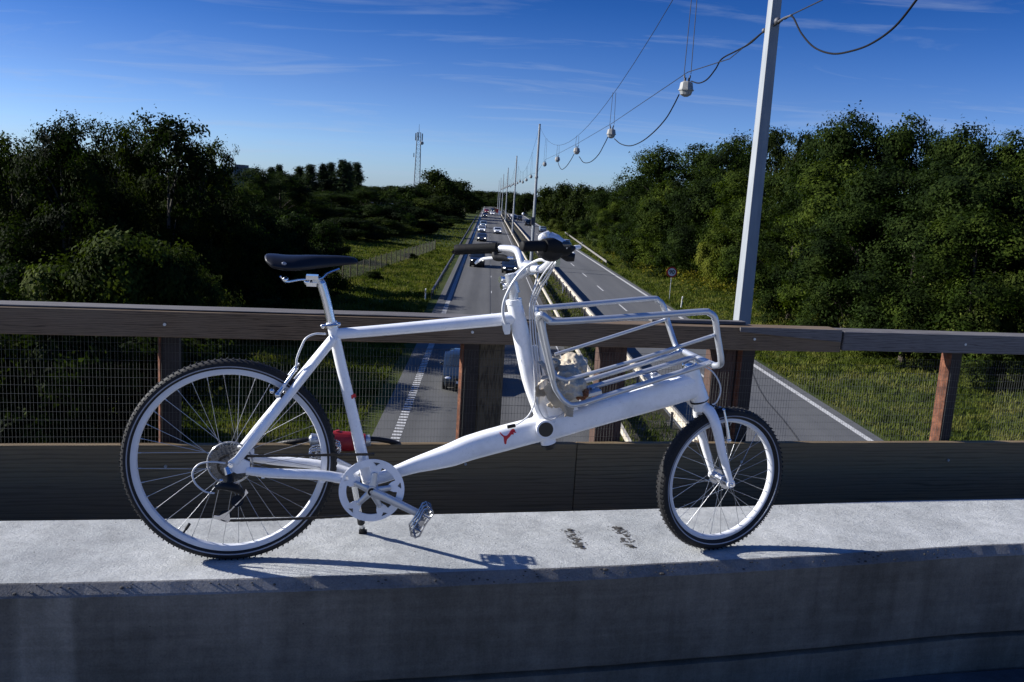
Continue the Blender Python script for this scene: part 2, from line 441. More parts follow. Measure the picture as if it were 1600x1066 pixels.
leaf_mat('leaves_bush', (.034, .048, .009), (.052, .070, .012), (.078, .088, .017))
leaf_mat('leaves_poplar', (.012, .021, .010), (.017, .028, .012), (.023, .036, .014))
leaf_mat('grass_blades', (.042, .062, .010), (.064, .083, .015), (.090, .094, .026), (.85, 1.15))
leaf_mat('goldenrod', (.045, .055, .008), (.070, .072, .010), (.10, .088, .012), (.8, 1.2))
simple('bark', (.05, .04, .03), .9, var=.4, sc=6, bump=.5)

# car materials
for nm, c_ in dict(paint_slate=(.012, .018, .026), paint_black=(.008, .009, .011), paint_dark=(.02, .022, .026), paint_silver=(.42, .44, .47),
                   paint_white=(.7, .7, .7), paint_blue=(.05, .09, .17), paint_greyblue=(.17, .22, .28), paint_red=(.25, .02, .02)).items():
    simple(nm, c_, .30, 0.0, .5, .6)
simple('car_glass', (.015, .02, .025), .06, 0, .8, .5)
simple('headlight_glass', (.75, .77, .8), .12, .3, .8, .6)
simple('tail_lamp', (.35, .01, .01), .2)
simple('plate_white', (.75, .75, .72), .5)
simple('grille_black', (.008, .008, .009), .5)
simple('sign_white', (.75, .75, .75), .5); simple('sign_red', (.45, .02, .025), .5); simple('sign_black', (.01, .01, .01), .5); simple('sign_back', (.3, .31, .32), .5, .5)
m = NM('lamp_lit', (.9, .9, .85), .3); m.b.inputs['Emission Color'].default_value = (1, .97, .88, 1); m.b.inputs['Emission Strength'].default_value = 3.0; MAT['lamp_lit'] = m.m
simple('cable_black', (.006, .006, .007), .7, 0, .15)
simple('wire_grey', (.025, .028, .035), .6, 0, .2)
simple('mast_steel', (.12, .15, .18), .6, .2)
simple('guard_grey', (.20, .19, .17), .6, .2, var=.2, sc=2)
simple('lantern_grey', (.24, .24, .23), .5, .1, var=.2, sc=12)
simple('lantern_glass', (.30, .31, .31), .2, 0, .6)
simple('guard_zinc', (.50, .45, .36), .55, .3, var=.2, sc=2)
simple('guard_dark', (.10, .10, .11), .6, .4, var=.2, sc=3)
simple('building_wall', (.10, .12, .15), .8, var=.1, sc=1)
simple('building_glass', (.05, .08, .12), .1, 0, .8)
simple('shed_orange', (.45, .16, .05), .7, var=.2, sc=2); simple('shed_pale', (.35, .36, .34), .7, var=.2, sc=2)

# ------------------------------------------------------------------ ground
def gz(x, y):
    z = -.05
    if x < -9: z += min(1.0, (-9 - x) / 22.0) * 1.1
    if x > 19: z += min(1.0, (x - 19) / 20.0) * 1.4
    if x < -6 or x > 17.5: z += .10 * mnoise.noise(Vector((x * .12, y * .12, 0)))
    return z
xs = [-1500, -800, -400, -200, -120, -80, -60] + list(np.arange(-48, 60, 2.0)) + [64, 80, 120, 200, 400, 800, 1500]
ys = [-300, -100, -50] + list(np.arange(-30, 260, 4.0)) + [280, 320, 400, 520, 700, 1000, 1500, 2500, 4000]
gv = [(x, y, gz(x, y)) for y in ys for x in xs]; nx = len(xs)
gf = [(j * nx + i, j * nx + i + 1, (j + 1) * nx + i + 1, (j + 1) * nx + i) for j in range(len(ys) - 1) for i in range(nx - 1)]
tag(mesh_obj('ground', gv, gf, MAT['ground_grass'], smooth=True), kind='structure')
def sheet(name, x0, x1, y0, y1, z, mat, th=.0):
    b = MB(); b.box(((x0 + x1) / 2, (y0 + y1) / 2, z - .03), (x1 - x0, y1 - y0, .06))
    return tag(b.build(name, mat), kind='structure')
ROAD_END = 620
sheet('road', -3.75, 4.95, -60, ROAD_END, 0.0, MAT['road_concrete']).name = 'road'
sheet('road', 8.1, 16.3, -60, ROAD_END, 0.0, MAT['road_asphalt'])
sheet('median_strip', 4.95, 8.1, -60, ROAD_END, -.012, MAT['median_soil'])
mk = MB()
def mark(x0, x1, y0, y1): mk.add([(x0, y0, .006), (x1, y0, .006), (x1, y1, .006), (x0, y1, .006)], [(0, 1, 2, 3)])
y = 15.0
while y < 170: mark(-3.05, -2.72, y, y + .22); y += .42       # ribbed edge line
mark(-3.0, -2.75, 170, ROAD_END)
mark(4.46, 4.54, 0, ROAD_END); mark(15.55, 15.83, 0, ROAD_END); mark(8.35, 8.5, 0, ROAD_END)
y = 9.0
while y < ROAD_END - 10:
    mark(.62, .68, y - 6, y - 4.2); mark(11.68, 11.82, y + 1.5, y + 6.5); y += 15
tag(mk.build('road_marking', MAT['marking_paint']), kind='structure')
sm = MB()
sm.add([(.50, -20, .008), (.56, -20, .008), (.56, ROAD_END, .008), (.50, ROAD_END, .008)], [(0, 1, 2, 3)])
random.seed(3)
def crack(pts, w=.035):
    for i in range(len(pts) - 1):
        p = Vector(pts[i]); q = Vector(pts[i + 1]); d = (q - p).normalized(); n_ = Vector((-d.y, d.x, 0)) * w / 2
        sm.add([p - n_, q - n_, q + n_, p + n_], [(0, 1, 2, 3)])
crack([(15.4, 48.5, .008), (14.7, 45.5, .008), (14.0, 42.3, .008), (13.5, 39.5, .008), (13.1, 36.0, .008), (12.7, 33.2, .008), (11.9, 29, .008)], .07)
crack([(8.6, 112.3, .008), (11, 111.2, .008), (13, 110.2, .008), (15.5, 109.1, .008)], .25)
crack([(8.6, 64.3, .008), (11, 64.0, .008), (13, 63.6, .008), (15.5, 63.2, .008)], .12)
tag(sm.build('road_joint', MAT['tar']), kind='structure')

# ------------------------------------------------------------------ the bridge: ledge, face, deck
def bow(s, amp):
    t = max(0., 1 - (s - .35) ** 2 / 4.2); return -amp * t
S0, S1 = -9.0, 12.0
ss = list(np.arange(S0, -3.0, 1.0)) + list(np.arange(-3.0, 4.0, .06)) + list(np.arange(4.0, S1 + .1, 1.0))
random.seed(11)
def ledge_loft():
    sec = []
    for s in ss:
        nz1 = mnoise.noise(Vector((s * 14, 1.3, 0))) * .0022 + mnoise.noise(Vector((s * 55, 7.3, 0))) * .0012
        f = 2.668 + bow(s, .075) + nz1; b = 3.152 + bow(s, .045)
        zt = LEDGE_Z
        zc = zt - .030 + mnoise.noise(Vector((s * 9, 5, 0))) * .002
        sec.append([(b + .006, LEDGE_Z - .9), (b + .006, zt - .012), (b - .006, zt), (f + .004, zt), (f, zt - .003), (f - .020, zc), (f - .023, zc - .006),
                    (f - .022, zt - .345), (f + .006, zt - .352), (f + .006, zt - .364), (f - .020, zt - .370), (f - .020, zt - .9)])
    return sec
sec = ledge_loft(); nsec = len(sec[0])
lb = MB()
vs = [br(s, m_, z) for s, row in zip(ss, sec) for m_, z in row]
# top surface gets a finer grid with trowel waviness through the material; front face another material
for i in range(len(ss) - 1):
    pass
fs = []; fm = []
for i in range(len(ss) - 1):
    for k in range(nsec - 1):
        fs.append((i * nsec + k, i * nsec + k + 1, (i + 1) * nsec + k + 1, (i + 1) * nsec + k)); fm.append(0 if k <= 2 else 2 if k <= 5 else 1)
fs.append(tuple(range(nsec))); fm.append(1); fs.append(tuple(reversed(range((len(ss) - 1) * nsec, len(ss) * nsec)))); fm.append(1)
lb.v = [tuple(v) for v in vs]; lb.f = fs; lb.fm = fm
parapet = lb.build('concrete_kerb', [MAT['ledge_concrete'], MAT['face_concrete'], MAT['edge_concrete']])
tag(parapet, 'long pale concrete bridge parapet kerb the white bicycle stands on, sunlit top and shaded face', 'parapet')
# the deck in front and the slab under everything
dk = MB(); dk.add([br(S0 * 5, -14, LEDGE_Z - .50), br(S1 * 5, -14, LEDGE_Z - .50), br(S1 * 5, 2.63, LEDGE_Z - .50), br(S0 * 5, 2.63, LEDGE_Z - .50)], [(0, 1, 2, 3)])
tag(dk.build('pavement', MAT['deck_asphalt']), kind='structure')
dk2 = MB(); dk2.add([br(S0 * 5, -11.5, LEDGE_Z - .494), br(S1 * 5, -11.5, LEDGE_Z - .494), br(S1 * 5, 1.3, LEDGE_Z - .494), br(S0 * 5, 1.3, LEDGE_Z - .494)], [(0, 1, 2, 3)])  # unseen pale roadway behind the camera, added as bounce light for the bicycle
tag(dk2.build('road', MAT['bounce_road']), kind='structure')
sb = MB(); sb.hexa([br(-45, -14.1, LEDGE_Z - 1.6), br(60, -14.1, LEDGE_Z - 1.6), br(60, 3.23, LEDGE_Z - 1.6), br(-45, 3.23, LEDGE_Z - 1.6),
                    br(-45, -14.1, LEDGE_Z - .91), br(60, -14.1, LEDGE_Z - .91), br(60, 3.23, LEDGE_Z - .91), br(-45, 3.23, LEDGE_Z - .91)])
tag(sb.build('bridge_slab', MAT['face_concrete']), 'concrete road bridge slab under the kerb, crossing over the motorway', 'bridge')
rnd = random.Random(21); ch = MB()
for i in range(260):
    s_ = rnd.uniform(-2.2, 3.2); f_ = 2.668 + bow(s_, .075); t_ = rnd.random()
    p = br(s_, f_ - .020 * t_ - .0005, LEDGE_Z - .003 - .027 * t_); r = rnd.uniform(.0008, .0030) * (1 if rnd.random() < .9 else 2)
    ch.sphere(p, (r * rnd.uniform(1, 2.2), r, r * .8), 6, 4)
for i in range(170):
    p = br(rnd.uniform(-2.2, 3.2), rnd.uniform(2.68, 3.13), LEDGE_Z); r = rnd.uniform(.0006, .0022)
    ch.sphere(p, (r * rnd.uniform(1, 1.8), r, r * .5), 6, 4)
tag(ch.build('grit', MAT['scar_dark'], normals=False), 'dark grit and pits scattered on the concrete kerb top and edge', 'grit', kind='stuff')
# two cut-off anchor plates: broken patches in the concrete with four bolt holes
def patch(px0, py0, px1, py1, label, seed):
    rnd = random.Random(seed)
    root = None; b = MB(); a0 = at_z(px0, py0, LEDGE_Z + .0015); a1 = at_z(px1, py1, LEDGE_Z + .0015)
    for i in range(130):
        t = rnd.random(); w = rnd.gauss(0, .018)
        p = Vector(a0) * (1 - t) + Vector(a1) * t + Vector((w + (.012 if rnd.random() < .4 else 0), rnd.gauss(0, .006), 0))
        r = rnd.uniform(.0015, .0095) * (1.0 if abs(w) < .014 else .45); k = rnd.randint(5, 8); ph = rnd.random() * 6
        ring_ = [(p.x + r * rnd.uniform(.4, 1.3) * math.cos(ph + 6.283 * j / k), p.y + r * rnd.uniform(.4, 1.2) * math.sin(ph + 6.283 * j / k), LEDGE_Z + .0012 + i * 2e-6) for j in range(k)]
        b.add(ring_, [tuple(range(k))])
    for t in (.08, .92):
        p = Vector(a0) * (1 - t) + Vector(a1) * t
        b.cyl((p.x + .006, p.y, LEDGE_Z + .0005), (p.x + .006, p.y, LEDGE_Z + .004), .0085, n=14)
    tag(b.build('anchor_scar', MAT['scar_dark'], normals=False), label, 'concrete scar', 'scars of removed anchors in the kerb top')
patch(886, 826, 906, 856, 'dark broken scar with old bolt holes in the kerb top, farther from the front wheel', 1)
patch(962, 823, 985, 856, 'dark broken scar with old bolt holes in the kerb top, nearer to the front wheel', 2)

# ------------------------------------------------------------------ the timber railing behind the bicycle
# it stands on a lower cornice, 0.4 m outside the kerb
RZ = LEDGE_Z
rail_root = empty('timber_railing', br(.7, 3.62, RZ)); ro = Vector(rail_root.location)
tag(rail_root, 'weathered timber railing with brown top rail, wire mesh and dark kick board behind the bicycle', 'railing')
def bbox(s0, s1, m0, m1, z0, z1):
    return [br(s0, m0, z0) - ro, br(s1, m0, z0) - ro, br(s1, m1, z0) - ro, br(s0, m1, z0) - ro, br(s0, m0, z1) - ro, br(s1, m0, z1) - ro, br(s1, m1, z1) - ro, br(s0, m1, z1) - ro]
def beam(name, s0, s1, m0, m1, z0, z1, mat, bev=.004, label=None, wob=.0015, seed=0):
    """a sawn timber with slightly uneven edges; modelled along its own x axis so that the grain follows it"""
    N = max(2, int((s1 - s0) / .08)); b = MB(); vs = []
    for i in range(N + 1):
        s = s0 + (s1 - s0) * i / N
        w = [mnoise.noise(Vector((s * 3 + seed, k * 7.7, seed))) * wob for k in range(8)]
        for (m_, z, k) in ((m0, z0, 0), (m1, z0, 2), (m1, z1, 4), (m0, z1, 6)):
            vs.append((s - s0, m_ + w[k] - m0, z + w[k + 1] - z0))
    f = []
    for i in range(N):
        for k in range(4): f.append((i * 4 + k, i * 4 + (k + 1) % 4, i * 4 + 4 + (k + 1) % 4, i * 4 + 4 + k))
    f += [(0, 1, 2, 3), tuple(reversed(range(N * 4, N * 4 + 4)))]
    b.add(vs, f)
    o = b.build(name, mat, rail_root, bevel=bev, loc=br(s0, m0, z0) - ro); o.rotation_euler = (0, 0, EA)
    if label: o['label'] = label
    return o
beam('top_rail', -8.0, 2.374, 3.586, 3.704, RZ + .567, RZ + .671, MAT['rail_wood'], seed=1, label='long brown top rail beam with dark knots')
beam('top_rail', 2.382, 10.3, 3.581, 3.702, RZ + .576, RZ + .666, MAT['grey_wood'], seed=9, label='greyer top rail beam right of the joint')
beam('cap_board', -8.0, 1.05, 3.603, 3.709, RZ + .6735, RZ + .6785, MAT['grey_wood'], .001, seed=4)
w = MB(); w.hexa([Vector(q) for q in ((0, 0, .037), (.514, 0, 0), (.514, .008, 0), (0, .008, .037), (0, 0, .058), (.514, 0, .058), (.514, .008, .058), (0, .008, .058))])
w = w.build('splice_board', MAT['grey_wood'], rail_root, bevel=.001, loc=br(1.853, 3.576, RZ + .616) - ro); w.rotation_euler = (0, 0, EA)
beam('cap_board', 1.46, 1.92, 3.66, 3.706, RZ + .6735, RZ + .687, MAT['grey_wood'], .001, seed=14)
beam('kick_board', -8.0, 1.127, 3.586, 3.620, RZ - .19, RZ + .1275, MAT['board_wood'], .002, seed=2)
beam('kick_board', 1.131, 10.3, 3.588, 3.622, RZ - .19, RZ + .128, MAT['board_wood'], .002, seed=3)
for s0, s1 in ((-3.15, -3.03), (.675, .789), (1.226, 1.352), (1.768, 1.885)):
    b = MB(); b.hexa([Vector(q) for q in ((0, 0, 0), (s1 - s0, 0, 0), (s1 - s0, .08, 0), (0, .08, 0), (0, 0, .795), (s1 - s0, 0, .795), (s1 - s0, .08, .795), (0, .08, .795))])
    o = b.build('timber_post', MAT['post_wood_red' if s0 > 1 else 'post_wood'], rail_root, bevel=.006, loc=br(s0, 3.652, RZ - .23) - ro); o.rotation_euler = (0, 0, EA)
for s0 in (-4.23, -3.0 + .02, -.63, .595, 1.896, 3.006, 4.21, 5.41):   # rusty posts: shade is in the dark box colour, angled strip paints the sunlit edge
    b = MB()
    b.hexa([br(s0 - .004, 3.652, RZ - .23) - ro, br(s0 + .006, 3.632, RZ - .23) - ro, br(s0 + .010, 3.632, RZ - .23) - ro, br(s0 + .006, 3.70, RZ - .23) - ro,
            br(s0 - .004, 3.652, RZ + .565) - ro, br(s0 + .006, 3.632, RZ + .565) - ro, br(s0 + .010, 3.632, RZ + .565) - ro, br(s0 + .006, 3.70, RZ + .565) - ro])
    b.build('sunlit_edge', MAT['rust_steel'], rail_root)
    b = MB(); b.hexa(bbox(s0 + .012, s0 + .078, 3.645, 3.700, RZ - .23, RZ + .565)); b.build('steel_post', MAT['shaded_steel'], rail_root)
    for zz_ in (.62, .04):
        q = MB(); q.cyl(br(s0 + .034, 3.579, RZ + zz_) - ro, br(s0 + .034, 3.586, RZ + zz_) - ro, .006, n=10)
        q.build('bolt', MAT['galvanised'], rail_root)
wm = MB(); rnd = random.Random(5)
def wire(p, q, r):
    p = Vector(p); q = Vector(q); d = (q - p).normalized(); u = d.orthogonal().normalized(); w_ = d.cross(u)
    vs = [c + (u * math.cos(t) + w_ * math.sin(t)) * r for c in (p, q) for t in (0, 2.094, 4.189)]
    wm.add(vs, [(0, 1, 4, 3), (1, 2, 5, 4), (2, 0, 3, 5)])
s = -4.8
while s < 6.9:
    ww = mnoise.noise(Vector((s * 1.5, 0, 2))) * .003
    top = RZ + .535 + (0.0 if s > .2 else .03) - (0.03 if 1.4 < s < 2.7 else 0)
    wire(br(s, 3.6265 + ww, RZ + .10) - ro, br(s + rnd.gauss(0, .0013), 3.6265 + ww, top) - ro, .0006); s += .0135
z = RZ + .115
while z < RZ + .56:
    for k in range(-48, 69, 3):
        a_ = k / 10; z0 = z + mnoise.noise(Vector((a_ * .8, z * 9, 0))) * .003; z1 = z + mnoise.noise(Vector(((a_ + .3) * .8, z * 9, 0))) * .003
        wire(br(a_, 3.6284, z0) - ro, br(a_ + .3, 3.6284, z1) - ro, .0006)
    z += .035
wm.build('wire_mesh', MAT['mesh_wire'], rail_root, normals=False)
cb_ = MB(); cb_.hexa([br(S0, 3.245, RZ - .9), br(S1, 3.245, RZ - .9), br(S1, 4.0, RZ - .9), br(S0, 4.0, RZ - .9), br(S0, 3.245, RZ - .232), br(S1, 3.245, RZ - .232), br(S1, 4.0, RZ - .232), br(S0, 4.0, RZ - .232)])
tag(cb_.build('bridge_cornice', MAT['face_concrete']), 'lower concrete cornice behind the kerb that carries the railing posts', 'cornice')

# ------------------------------------------------------------------ the bicycle
BIKE = empty('cargo_bicycle', Vector(_A), BANG)
tag(BIKE, 'white cargo bicycle with a silver front rack and black saddle, parked on the concrete kerb', 'bicycle')
WP = MAT['white_paint']; SIL = MAT['rack_silver']; CHR = MAT['chrome']; ALU = MAT['aluminium']; BLK = MAT['black_plastic']; RUB = MAT['black_rubber']

def make_wheel(c, R, fat, rim_in, steer, nsp, hubr, hubw, knob):
    """rim is the part, tyre, hub, spokes and valve its sub-parts; built round its own centre, axle along y"""
    r0 = R - fat
    rim = MB(); rim.ring((0, 0, 0), r0, [(.006, -.0105), (-.006, -.0125), (-rim_in, -.009), (-rim_in - .003, 0), (-rim_in, .009), (-.006, .0125), (.006, .0105), (-.003, .006), (-.003, -.006)], 128)
    wheel = rim.build('wheel', MAT['rim_white'], BIKE, True, loc=c); wheel.rotation_euler = (0, 0, steer)
    ty = MB(); hw = fat * .56; sec_ = []
    for k in range(16):
        t = 2 * math.pi * k / 16; sec_.append((r0 + fat * .47 + fat * .49 * math.cos(t) - R, hw * math.sin(t)))
    ty.ring((0, 0, 0), R, sec_, 144)
    nk = int(2 * math.pi * R / .0185)
    for i in range(nk):
        for row, yy in enumerate((-hw * .78, -hw * .34, hw * .34, hw * .78)):
            a_ = 2 * math.pi * (i + (.5 if row in (1, 2) else 0)) / nk
            rr = R - .0005 - (0.0075 if row in (0, 3) else 0)
            ty.box((rr * math.cos(a_), yy, rr * math.sin(a_)), (knob * .55, .0085, knob), Matrix.Rotation(-a_ , 3, 'Y'))
    ty.build('tyre', MAT['tyre_rubber'], wheel)
    for sy in (-1, 1):
        st = MB(); rs = r0 + fat * .34
        st.ring((0, 0, 0), rs, [(-.0018, sy * hw * .955), (.0018, sy * hw * .985), (.0018, sy * (hw * .985 + .0009)), (-.0018, sy * (hw * .955 + .0009))], 128)
        st.build('reflective_stripe', MAT['reflex_strip'], wheel)
    hb = MB(); hb.cyl((0, -hubw, 0), (0, hubw, 0), hubr * .55, n=20)
    for sy in (-1, 1):
        hb.cyl((0, sy * hubw, 0), (0, sy * (hubw - .004), 0), hubr, n=28); hb.cyl((0, sy * hubw, 0), (0, sy * (hubw + .012), 0), hubr * .42, n=16)
    hb.build('hub', ALU, wheel, True)
    rr = r0 - rim_in
    sp = MB(); ln = math.sqrt(rr * rr + hubr * hubr)
    proto = None
    for i in range(nsp):
        a_ = 2 * math.pi * (i + .5) / nsp; side = 1 if i % 2 else -1; lead = 1 if (i // 2) % 2 else -1
        ha = a_ + lead * math.radians(68)
        p = Vector((hubr * .9 * math.cos(ha), side * (hubw - .002), hubr * .9 * math.sin(ha))); q = Vector((rr * math.cos(a_), side * .002, rr * math.sin(a_)))
        if proto is None:
            s_ = MB(); s_.cyl((0, 0, 0), (0, 0, 1), .0008, n=6); s_.cyl((0, 0, .955), (0, 0, 1.0), .0017, n=6)
            proto = s_.build('spoke', MAT['spoke_steel'], wheel); o = proto
        else:
            o = proto.copy(); COL.objects.link(o); o.parent = wheel
        o.location = p; o.rotation_mode = 'QUATERNION'; o.rotation_quaternion = (q - p).to_track_quat('Z', 'Y'); o.scale = (1, 1, (q - p).length)
    return wheel
RW_C = bk(361, 718); RW_C.z = .327; RW_R = .327
rear = make_wheel(RW_C, RW_R, .034, .014, 0, 36, .022, .030, .0038)
FR = .260; FC = bk(1127, 748); FC.z = FR; ST = math.radians(12)
front = make_wheel(FC, FR, .041, .011, ST, 32, .026, .032, .0035)
def valve(wheel, ang, r):
    b = MB(); u = Vector((math.cos(ang), 0, math.sin(ang))); b.cyl(u * r, u * (r - .018), .0032, n=10); b.cyl(u * (r - .012), u * (r - .034), .0048, n=10)
    b.build('valve', BLK, wheel, True)
valve(rear, math.radians(239), .275); 

# frame ---------------------------------------------------------
fr = MB()
CS = .062
def T(pts, rad, **k): fr.tube(pts, rad, **k)
bb = bk(580, 757); bb.y = 0
T([bk(518, 503), bk(535, 580), bk(556, 668), bk(571, 735), bk(576, 752)], [.0165, .0175, .0180, .0195, .021], n=20, sub=4)
T([bk(527, 522), bk(600, 516), bk(700, 507), bk(806, 497)], [.0170, .0178, .0195, .0215], n=20, sub=4)
# head tube, through the long beam to the lower boss
T([bk(803, 471), bk(812, 512), bk(828, 590), bk(846, 645), bk(857, 692)], [.0240, .0280, .0280, .0270, .0265], n=24, sub=4)
T([bk(802.5, 468), bk(803.5, 474)], [.0262, .0262], n=24)
# long swelling down tube and front beam
beam_pts = [(584, 750, .018), (605, 743, .020), (627, 734.5, .0215), (652, 726, .0265), (677, 719, .0325), (704, 711, .0385), (730, 701, .0415), (760, 692, .0430), (788, 684.5, .0435), (820, 676, .0430), (852, 668, .0430), (875, 662, .0440)]
T([bk(x, y) for x, y, r in beam_pts], [r for x, y, r in beam_pts], n=32, sub=4, squash=(1.0, .74), sup=2.5, side=(0, 1, 0))
fb_pts = [(855, 668, .044), (900, 655.5, .0420), (950, 641, .0430), (1000, 626.5, .0445), (1050, 612, .0445), (1083, 602, .044)]
T([bk(x, y) for x, y, r in fb_pts], [r for x, y, r in fb_pts], n=32, sub=4, squash=(1.0, .74), sup=3.2, side=(0, 1, 0))
# gusset plate between head tube and front beam
g_ = [bk(812, 560), bk(858, 596), bk(905, 640), bk(905, 652), bk(850, 668), bk(835, 640)]
gv_ = [(p.x, p.z) for p in g_]; fr.prism(gv_, -.021, .021)
# front head tube
T([bk(1078, 573), bk(1084, 596), bk(1094, 625)], [.0290, .0305, .0310], n=28, sub=4)
# cross boss with the black plug, toward the camera
c0 = bk(851, 669, -.030); fr.cyl((c0.x, -.048, c0.z), (c0.x, .048, c0.z), .031, n=28)
# stays
for sy in (-1, 1):
    o1 = sy * .018; o2 = sy * .066
    dp = (bk(364, 727, -.066) if sy < 0 else bk(364, 727, -.066)); dp.y = o2
    st_top = bk(522, 527); st_top.y = o1
    mid = (st_top + dp) / 2; mid.y = sy * .052; mid2 = st_top * .25 + dp * .75; mid2.y = sy * .064
    T([st_top, mid, mid2, dp + Vector((.006, 0, .008))], [.0135, .0130, .0135, .0125], n=16, sub=4)
    cb = bk(560, 748); cb.y = sy * .028
    ca = bk(500, 742.5, -.05); ca.y = sy * .050
    cc = bk(425, 739.5, -.064); cc.y = sy * .064; cd = bk(385, 735.5, -.066); cd.y = o2
    T([cb, ca, cc, cd], [.0175, .0165, .0150, .0125], n=16, sub=4)
    # dropout plate
    pl = [(dp.x - .014, dp.z + .012), (dp.x + .010, dp.z + .030), (dp.x + .050, dp.z + .010), (dp.x + .050, dp.z - .022), (dp.x + .012, dp.z - .026), (dp.x - .012, dp.z - .012)]
    fr.prism(pl, o2 - .004, o2 + .004)
br1 = bk(430, 640); 
T([bb + Vector((0, -.036, 0)), bb + Vector((0, .036, 0))], .0215, n=24)
T([bk(452, 618, -.03), Vector((bk(452, 618).x, .045, bk(452, 618).z))], .008, n=10)
T([Vector((bk(505, 744).x, -.045, bk(505, 744).z)), Vector((bk(505, 744).x, .045, bk(505, 744).z))], .009, n=10)
# small cable stops under the stay and on the tubes
for x, y, o in ((411, 745, -.064), (503, 752, -.05), (444, 603, -.05), (520, 520, -.012)):
    p = bk(x, y, o); fr.box(p, (.010, .006, .009))
frame = fr.build('frame', WP, BIKE, True)
def small(name, mat, parent, fn, smooth=True, **k):
    b = MB(); fn(b); return b.build(name, mat, parent, smooth, **k)
small('frame_plug', MAT['plug_black'], frame, lambda b: (b.cyl((c0.x, -.0485, c0.z), (c0.x, -.0500, c0.z), .0245, n=28)))
pc = bk(857, 694); pc2 = bk(858.5, 700)
small('frame_plug', MAT['plug_black'], frame, lambda b: (b.cyl(pc, pc2, .0255, .021, n=28)))
small('seat_clamp', ALU, BIKE, lambda b: (b.cyl(bk(518.5, 511), bk(517.5, 505), .0200, n=20), b.tube([bk(528, 507, -.02), bk(517, 508.5, -.026), bk(503, 509, -.02)], .004, n=8), b.sphere(bk(504, 510, -.02), .007), b.sphere(bk(529, 507, -.018), .007)))
small('seat_post', ALU, BIKE, lambda b: (b.tube([bk(519, 510), bk(510, 470), bk(502, 443)], .0143, n=20, sub=2), b.tube([bk(503, 447), bk(500, 440), bk(492, 435)], [.0143, .013, .010], n=16, sub=3),
                                    b.tube([Vector((bk(494, 437).x, -.024, bk(494, 437).z)), Vector((bk(494, 437).x, .024, bk(494, 437).z))], .011, n=12)))
# saddle: an outline lofted along its length
def saddle():
    b = MB(); secs = [(414.5, 399, .030, .004), (418, 398.5, .058, .016), (428, 400, .074, .030), (445, 402, .078, .033), (465, 402.5, .070, .034), (485, 402, .052, .033), (505, 402, .034, .029), (530, 402, .024, .024), (550, 403.5, .020, .018), (559, 407, .010, .008)]
    vs = []; n = 20
    pts = [bk(x, y) for x, y, w, h in secs]; P, R1 = resample(pts, [s[2] for s in secs], 4); _, R2 = resample(pts, [s[3] for s in secs], 4)
    for i, p in enumerate(P):
        for k in range(n):
            t = 2 * math.pi * k / n; c, q = math.cos(t), math.sin(t)
            w_ = R1[i]; h_ = R2[i]
            yy = w_ * math.copysign(abs(c) ** .8, c)
            zz_ = (q * h_ * .22 if q > 0 else 0) - h_ * 1.0 * (abs(c) ** 3) * .75 - (h_ * .95 if q < 0 else 0) * abs(q) ** .6 * .9
            vs.append(p + Vector((0, yy, zz_)))
    f = [(i * n + k, i * n + (k + 1) % n, (i + 1) * n + (k + 1) % n, (i + 1) * n + k) for i in range(len(P) - 1) for k in range(n)]
    f += [tuple(range(n)), tuple(range((len(P) - 1) * n, len(P) * n))]
    b.add(vs, f); return b.build('saddle', MAT['saddle_leather'], BIKE, True)
sad = saddle(); sad.modifiers.new('sub', 'SUBSURF').render_levels = 1
def rails(b):
    for sy in (-1, 1):
        b.tube([bk(438, 432, sy * .03), bk(447, 440, sy * .024), bk(470, 437, sy * .022), bk(500, 436, sy * .021), bk(512, 427, sy * .018), bk(530, 420, sy * .01)], .0036, n=8, sub=4)
    b.box(bk(488, 433, -.01), (.036, .050, .012)); b.box(bk(487, 444, -.015), (.03, .030, .012))
    b.sphere(bk(446, 437, -.02), .009); b.sphere(bk(480, 441, -.02), .010)
small('seat_rail', CHR, sad, rails)
bd = small('saddle_badge', MAT['reflex_strip'], sad, lambda b: b.sphere(bk(444, 412, -.0735), (.007, .002, .005)))

# rear drive ------------------------------------------------------
hubc = RW_C.copy()
def cassette(b):
    for i, r in enumerate((.060, .053, .047, .041, .035, .029, .024)):
        y = -.030 - .0042 * i; nt_ = int(r * 2 * math.pi / .0127 * 1.0)
        poly = []
        for k in range(nt_):
            a0 = 2 * math.pi * k / nt_
            for da, rr in ((-.30, r - .0035), (-.12, r + .0015), (.12, r + .0015), (.30, r - .0035)):
                t = a0 + da * 2 * math.pi / nt_; poly.append((hubc.x + rr * math.cos(t), hubc.z + rr * math.sin(t)))
        b.prism(poly, y, y - .0018)
small('cassette', MAT['cassette_steel'], BIKE, cassette, False)
def guard(b):
    b.ring(hubc + Vector((0, -.024, 0)), .068, [(-.004, -.001), (.0, -.003), (.002, 0), (0, .002), (-.004, .001)], 72)
    for i in range(9):
        t = 2 * math.pi * i / 9; u = Vector((math.cos(t), 0, math.sin(t))); b.tube([hubc + u * .03 + Vector((0, -.024, 0)), hubc + u * .066 + Vector((0, -.024, 0))], .0018, n=6)
small('spoke_guard', MAT['clear_plastic'], BIKE, guard)
def nut(b):
    p = bk(360, 727, -.071); b.cyl(p + Vector((0, .004, 0)), p - Vector((0, .006, 0)), .0085, n=6); b.cyl(p, p - Vector((0, .010, 0)), .0045, n=12)
    b.cyl(Vector((hubc.x, .03, hubc.z)), Vector((hubc.x, .085, hubc.z)), .006, n=12)
small('axle_nut', CHR, BIKE, nut)
